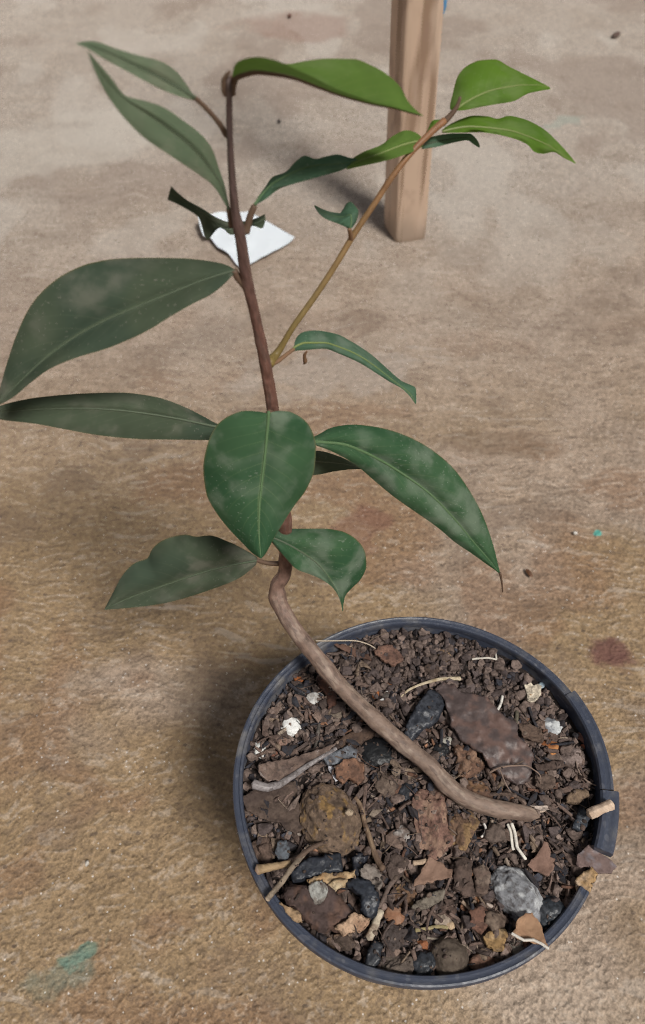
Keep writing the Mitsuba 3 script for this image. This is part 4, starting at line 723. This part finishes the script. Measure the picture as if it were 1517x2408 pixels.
# ---- loose crumbs and hairs scattered over the stones and chips
def loose_crumbs():
    G = .001; hm = {}
    for k, d in scene.items():
        if d.get('type') == 'ply' and k.split('__')[0] not in ('floor', 'wooden_post', 'paper_scrap', 'plant_pot', 'young_plant', 'potting_soil') and k.split('_0')[0].split('__')[0] not in ('cut_stick', 'dry_leaf', 'dead_leaf', 'shell_fragment', 'white_stone', 'straw', 'root_fibre', 'granite_stone'):
            for x, y, z in meshkit.WRITTEN[d['filename']][0]:
                c = (int(x / G), int(y / G)); hm[c] = max(hm.get(c, 0), z)
    V, F, Cc, off = [], [], [], 0
    ico = trimesh.creation.icosphere(1)
    for k in range(1000):
        rr, aa = .074 * math.sqrt(rng.random()), rng.random() * 6.2832
        x, y = PC[0] + rr * math.cos(aa), PC[1] + rr * math.sin(aa)
        top = hm.get((int(x / G), int(y / G)))
        if top is None: continue
        if rng.random() < .35 and meshkit.noise(np.array([x * 90, y * 90, 1.0])) < .5: continue
        s = min(.0003 + rng.exponential(.00022), .0010)
        w = ico.vertices * (1 + .7 * (meshkit.noise(ico.vertices * 1.6 + k * 3.1, 1) - .5))[:, None] * rng.uniform(.6, 1.4, 3) * s
        if rng.random() < .12: w = w * [3.2, .5, .5]
        w = w @ trimesh.transformations.random_rotation_matrix(rng.random(3))[:3, :3].T
        c = np.array([(.085, .06, .05), (.05, .038, .034), (.13, .095, .075), (.20, .15, .12)][rng.choice(4, p=[.45, .3, .18, .07])]) * rng.uniform(.75, 1.25)
        V.append(w + [x, y, top + s * .2]); F.append(ico.faces + off); off += len(w); Cc.append(np.tile(c, (len(w), 1)))
    return trimesh.Trimesh(np.vstack(V), np.vstack(F), process=False), np.vstack(Cc)
lm, lc = loose_crumbs()
lk = put('crumb', lm, 'matte_mat', 'potting_soil', smooth=True, color=lc); tag(lk, kind='stuff')
# ---- crumbs lying on the floor
def floor_bit(name, cat, label, xy, size, rot, col, seed):
    p = at_z(*xy, 0); d = np.linalg.norm(CAM - p); s = d / FPX / 2
    ico = trimesh.creation.icosphere(2); v = ico.vertices * (1 + .5 * (meshkit.noise(ico.vertices * 1.7 + seed, seed) - .5))[:, None] * [size[0] * s, size[1] * s * 1.4, min(size) * s * .8]
    a = math.radians(rot); v = np.c_[v[:, 0] * math.cos(a) - v[:, 1] * math.sin(a), v[:, 0] * math.sin(a) + v[:, 1] * math.cos(a), v[:, 2]]
    ico.vertices = v + p + [0, 0, min(size) * s * .5 + .001]
    k = put(name, ico, 'sheen_mat', smooth=True, color=colored(ico, col, .3, 600, seed)); tag(k, label, cat)
floor_bit('seed_husk', 'seed', 'small glossy brown seed husk on the floor above the pot', (1243, 1350), (10, 18), 20, (.14, .06, .025), 1)
floor_bit('dark_crumb', 'crumb', 'dark crumb on the floor near the top edge left of the post', (681, 41), (8, 9), 0, (.13, .05, .03), 2)
floor_bit('dark_crumb', 'crumb', 'pair of joined dark crumbs on the floor at the upper right', (1448, 86), (24, 9), 45, (.10, .06, .045), 3)
floor_bit('dark_crumb', 'crumb', 'small black crumb on the floor right of the stem, below the arching top leaf', (656, 288), (7, 6), 0, (.03, .025, .025), 4)
floor_bit('white_grain', 'stone chip', 'white grain of grit on the floor beside the turquoise fleck at the right', (1352, 1256), (9, 7), 10, (.7, .66, .6), 5)
floor_bit('white_grain', 'stone chip', 'white grain of grit on the floor left of the pot', (206, 2032), (7, 9), 0, (.62, .58, .52), 6)
# look-alike pieces of one kind form a group
import re
for kind, words in dict(white_stone='white stones on the soil', brick_chip='brick chips on the soil', bark_chip='bark chips on the soil', dry_leaf='dry leaf pieces on the soil',
                        pebble='pebbles on the soil', clod='soil clods in the pot', charcoal_lump='charcoal lumps on the soil', charcoal_shard='charcoal shards on the soil',
                        wood_chip='wood chips on the soil', twig='twigs on the soil', straw='straws on the soil', root='roots on the soil', orange_crumb='orange crumbs on the soil',
                        dark_crumb='dark crumbs on the floor', bark_plank='bark planks on the soil', white_grain='white grit grains on the floor').items():
    for k, d in labels.items():
        if re.sub(r'_\d{3}$', '', k) == kind: d['group'] = words
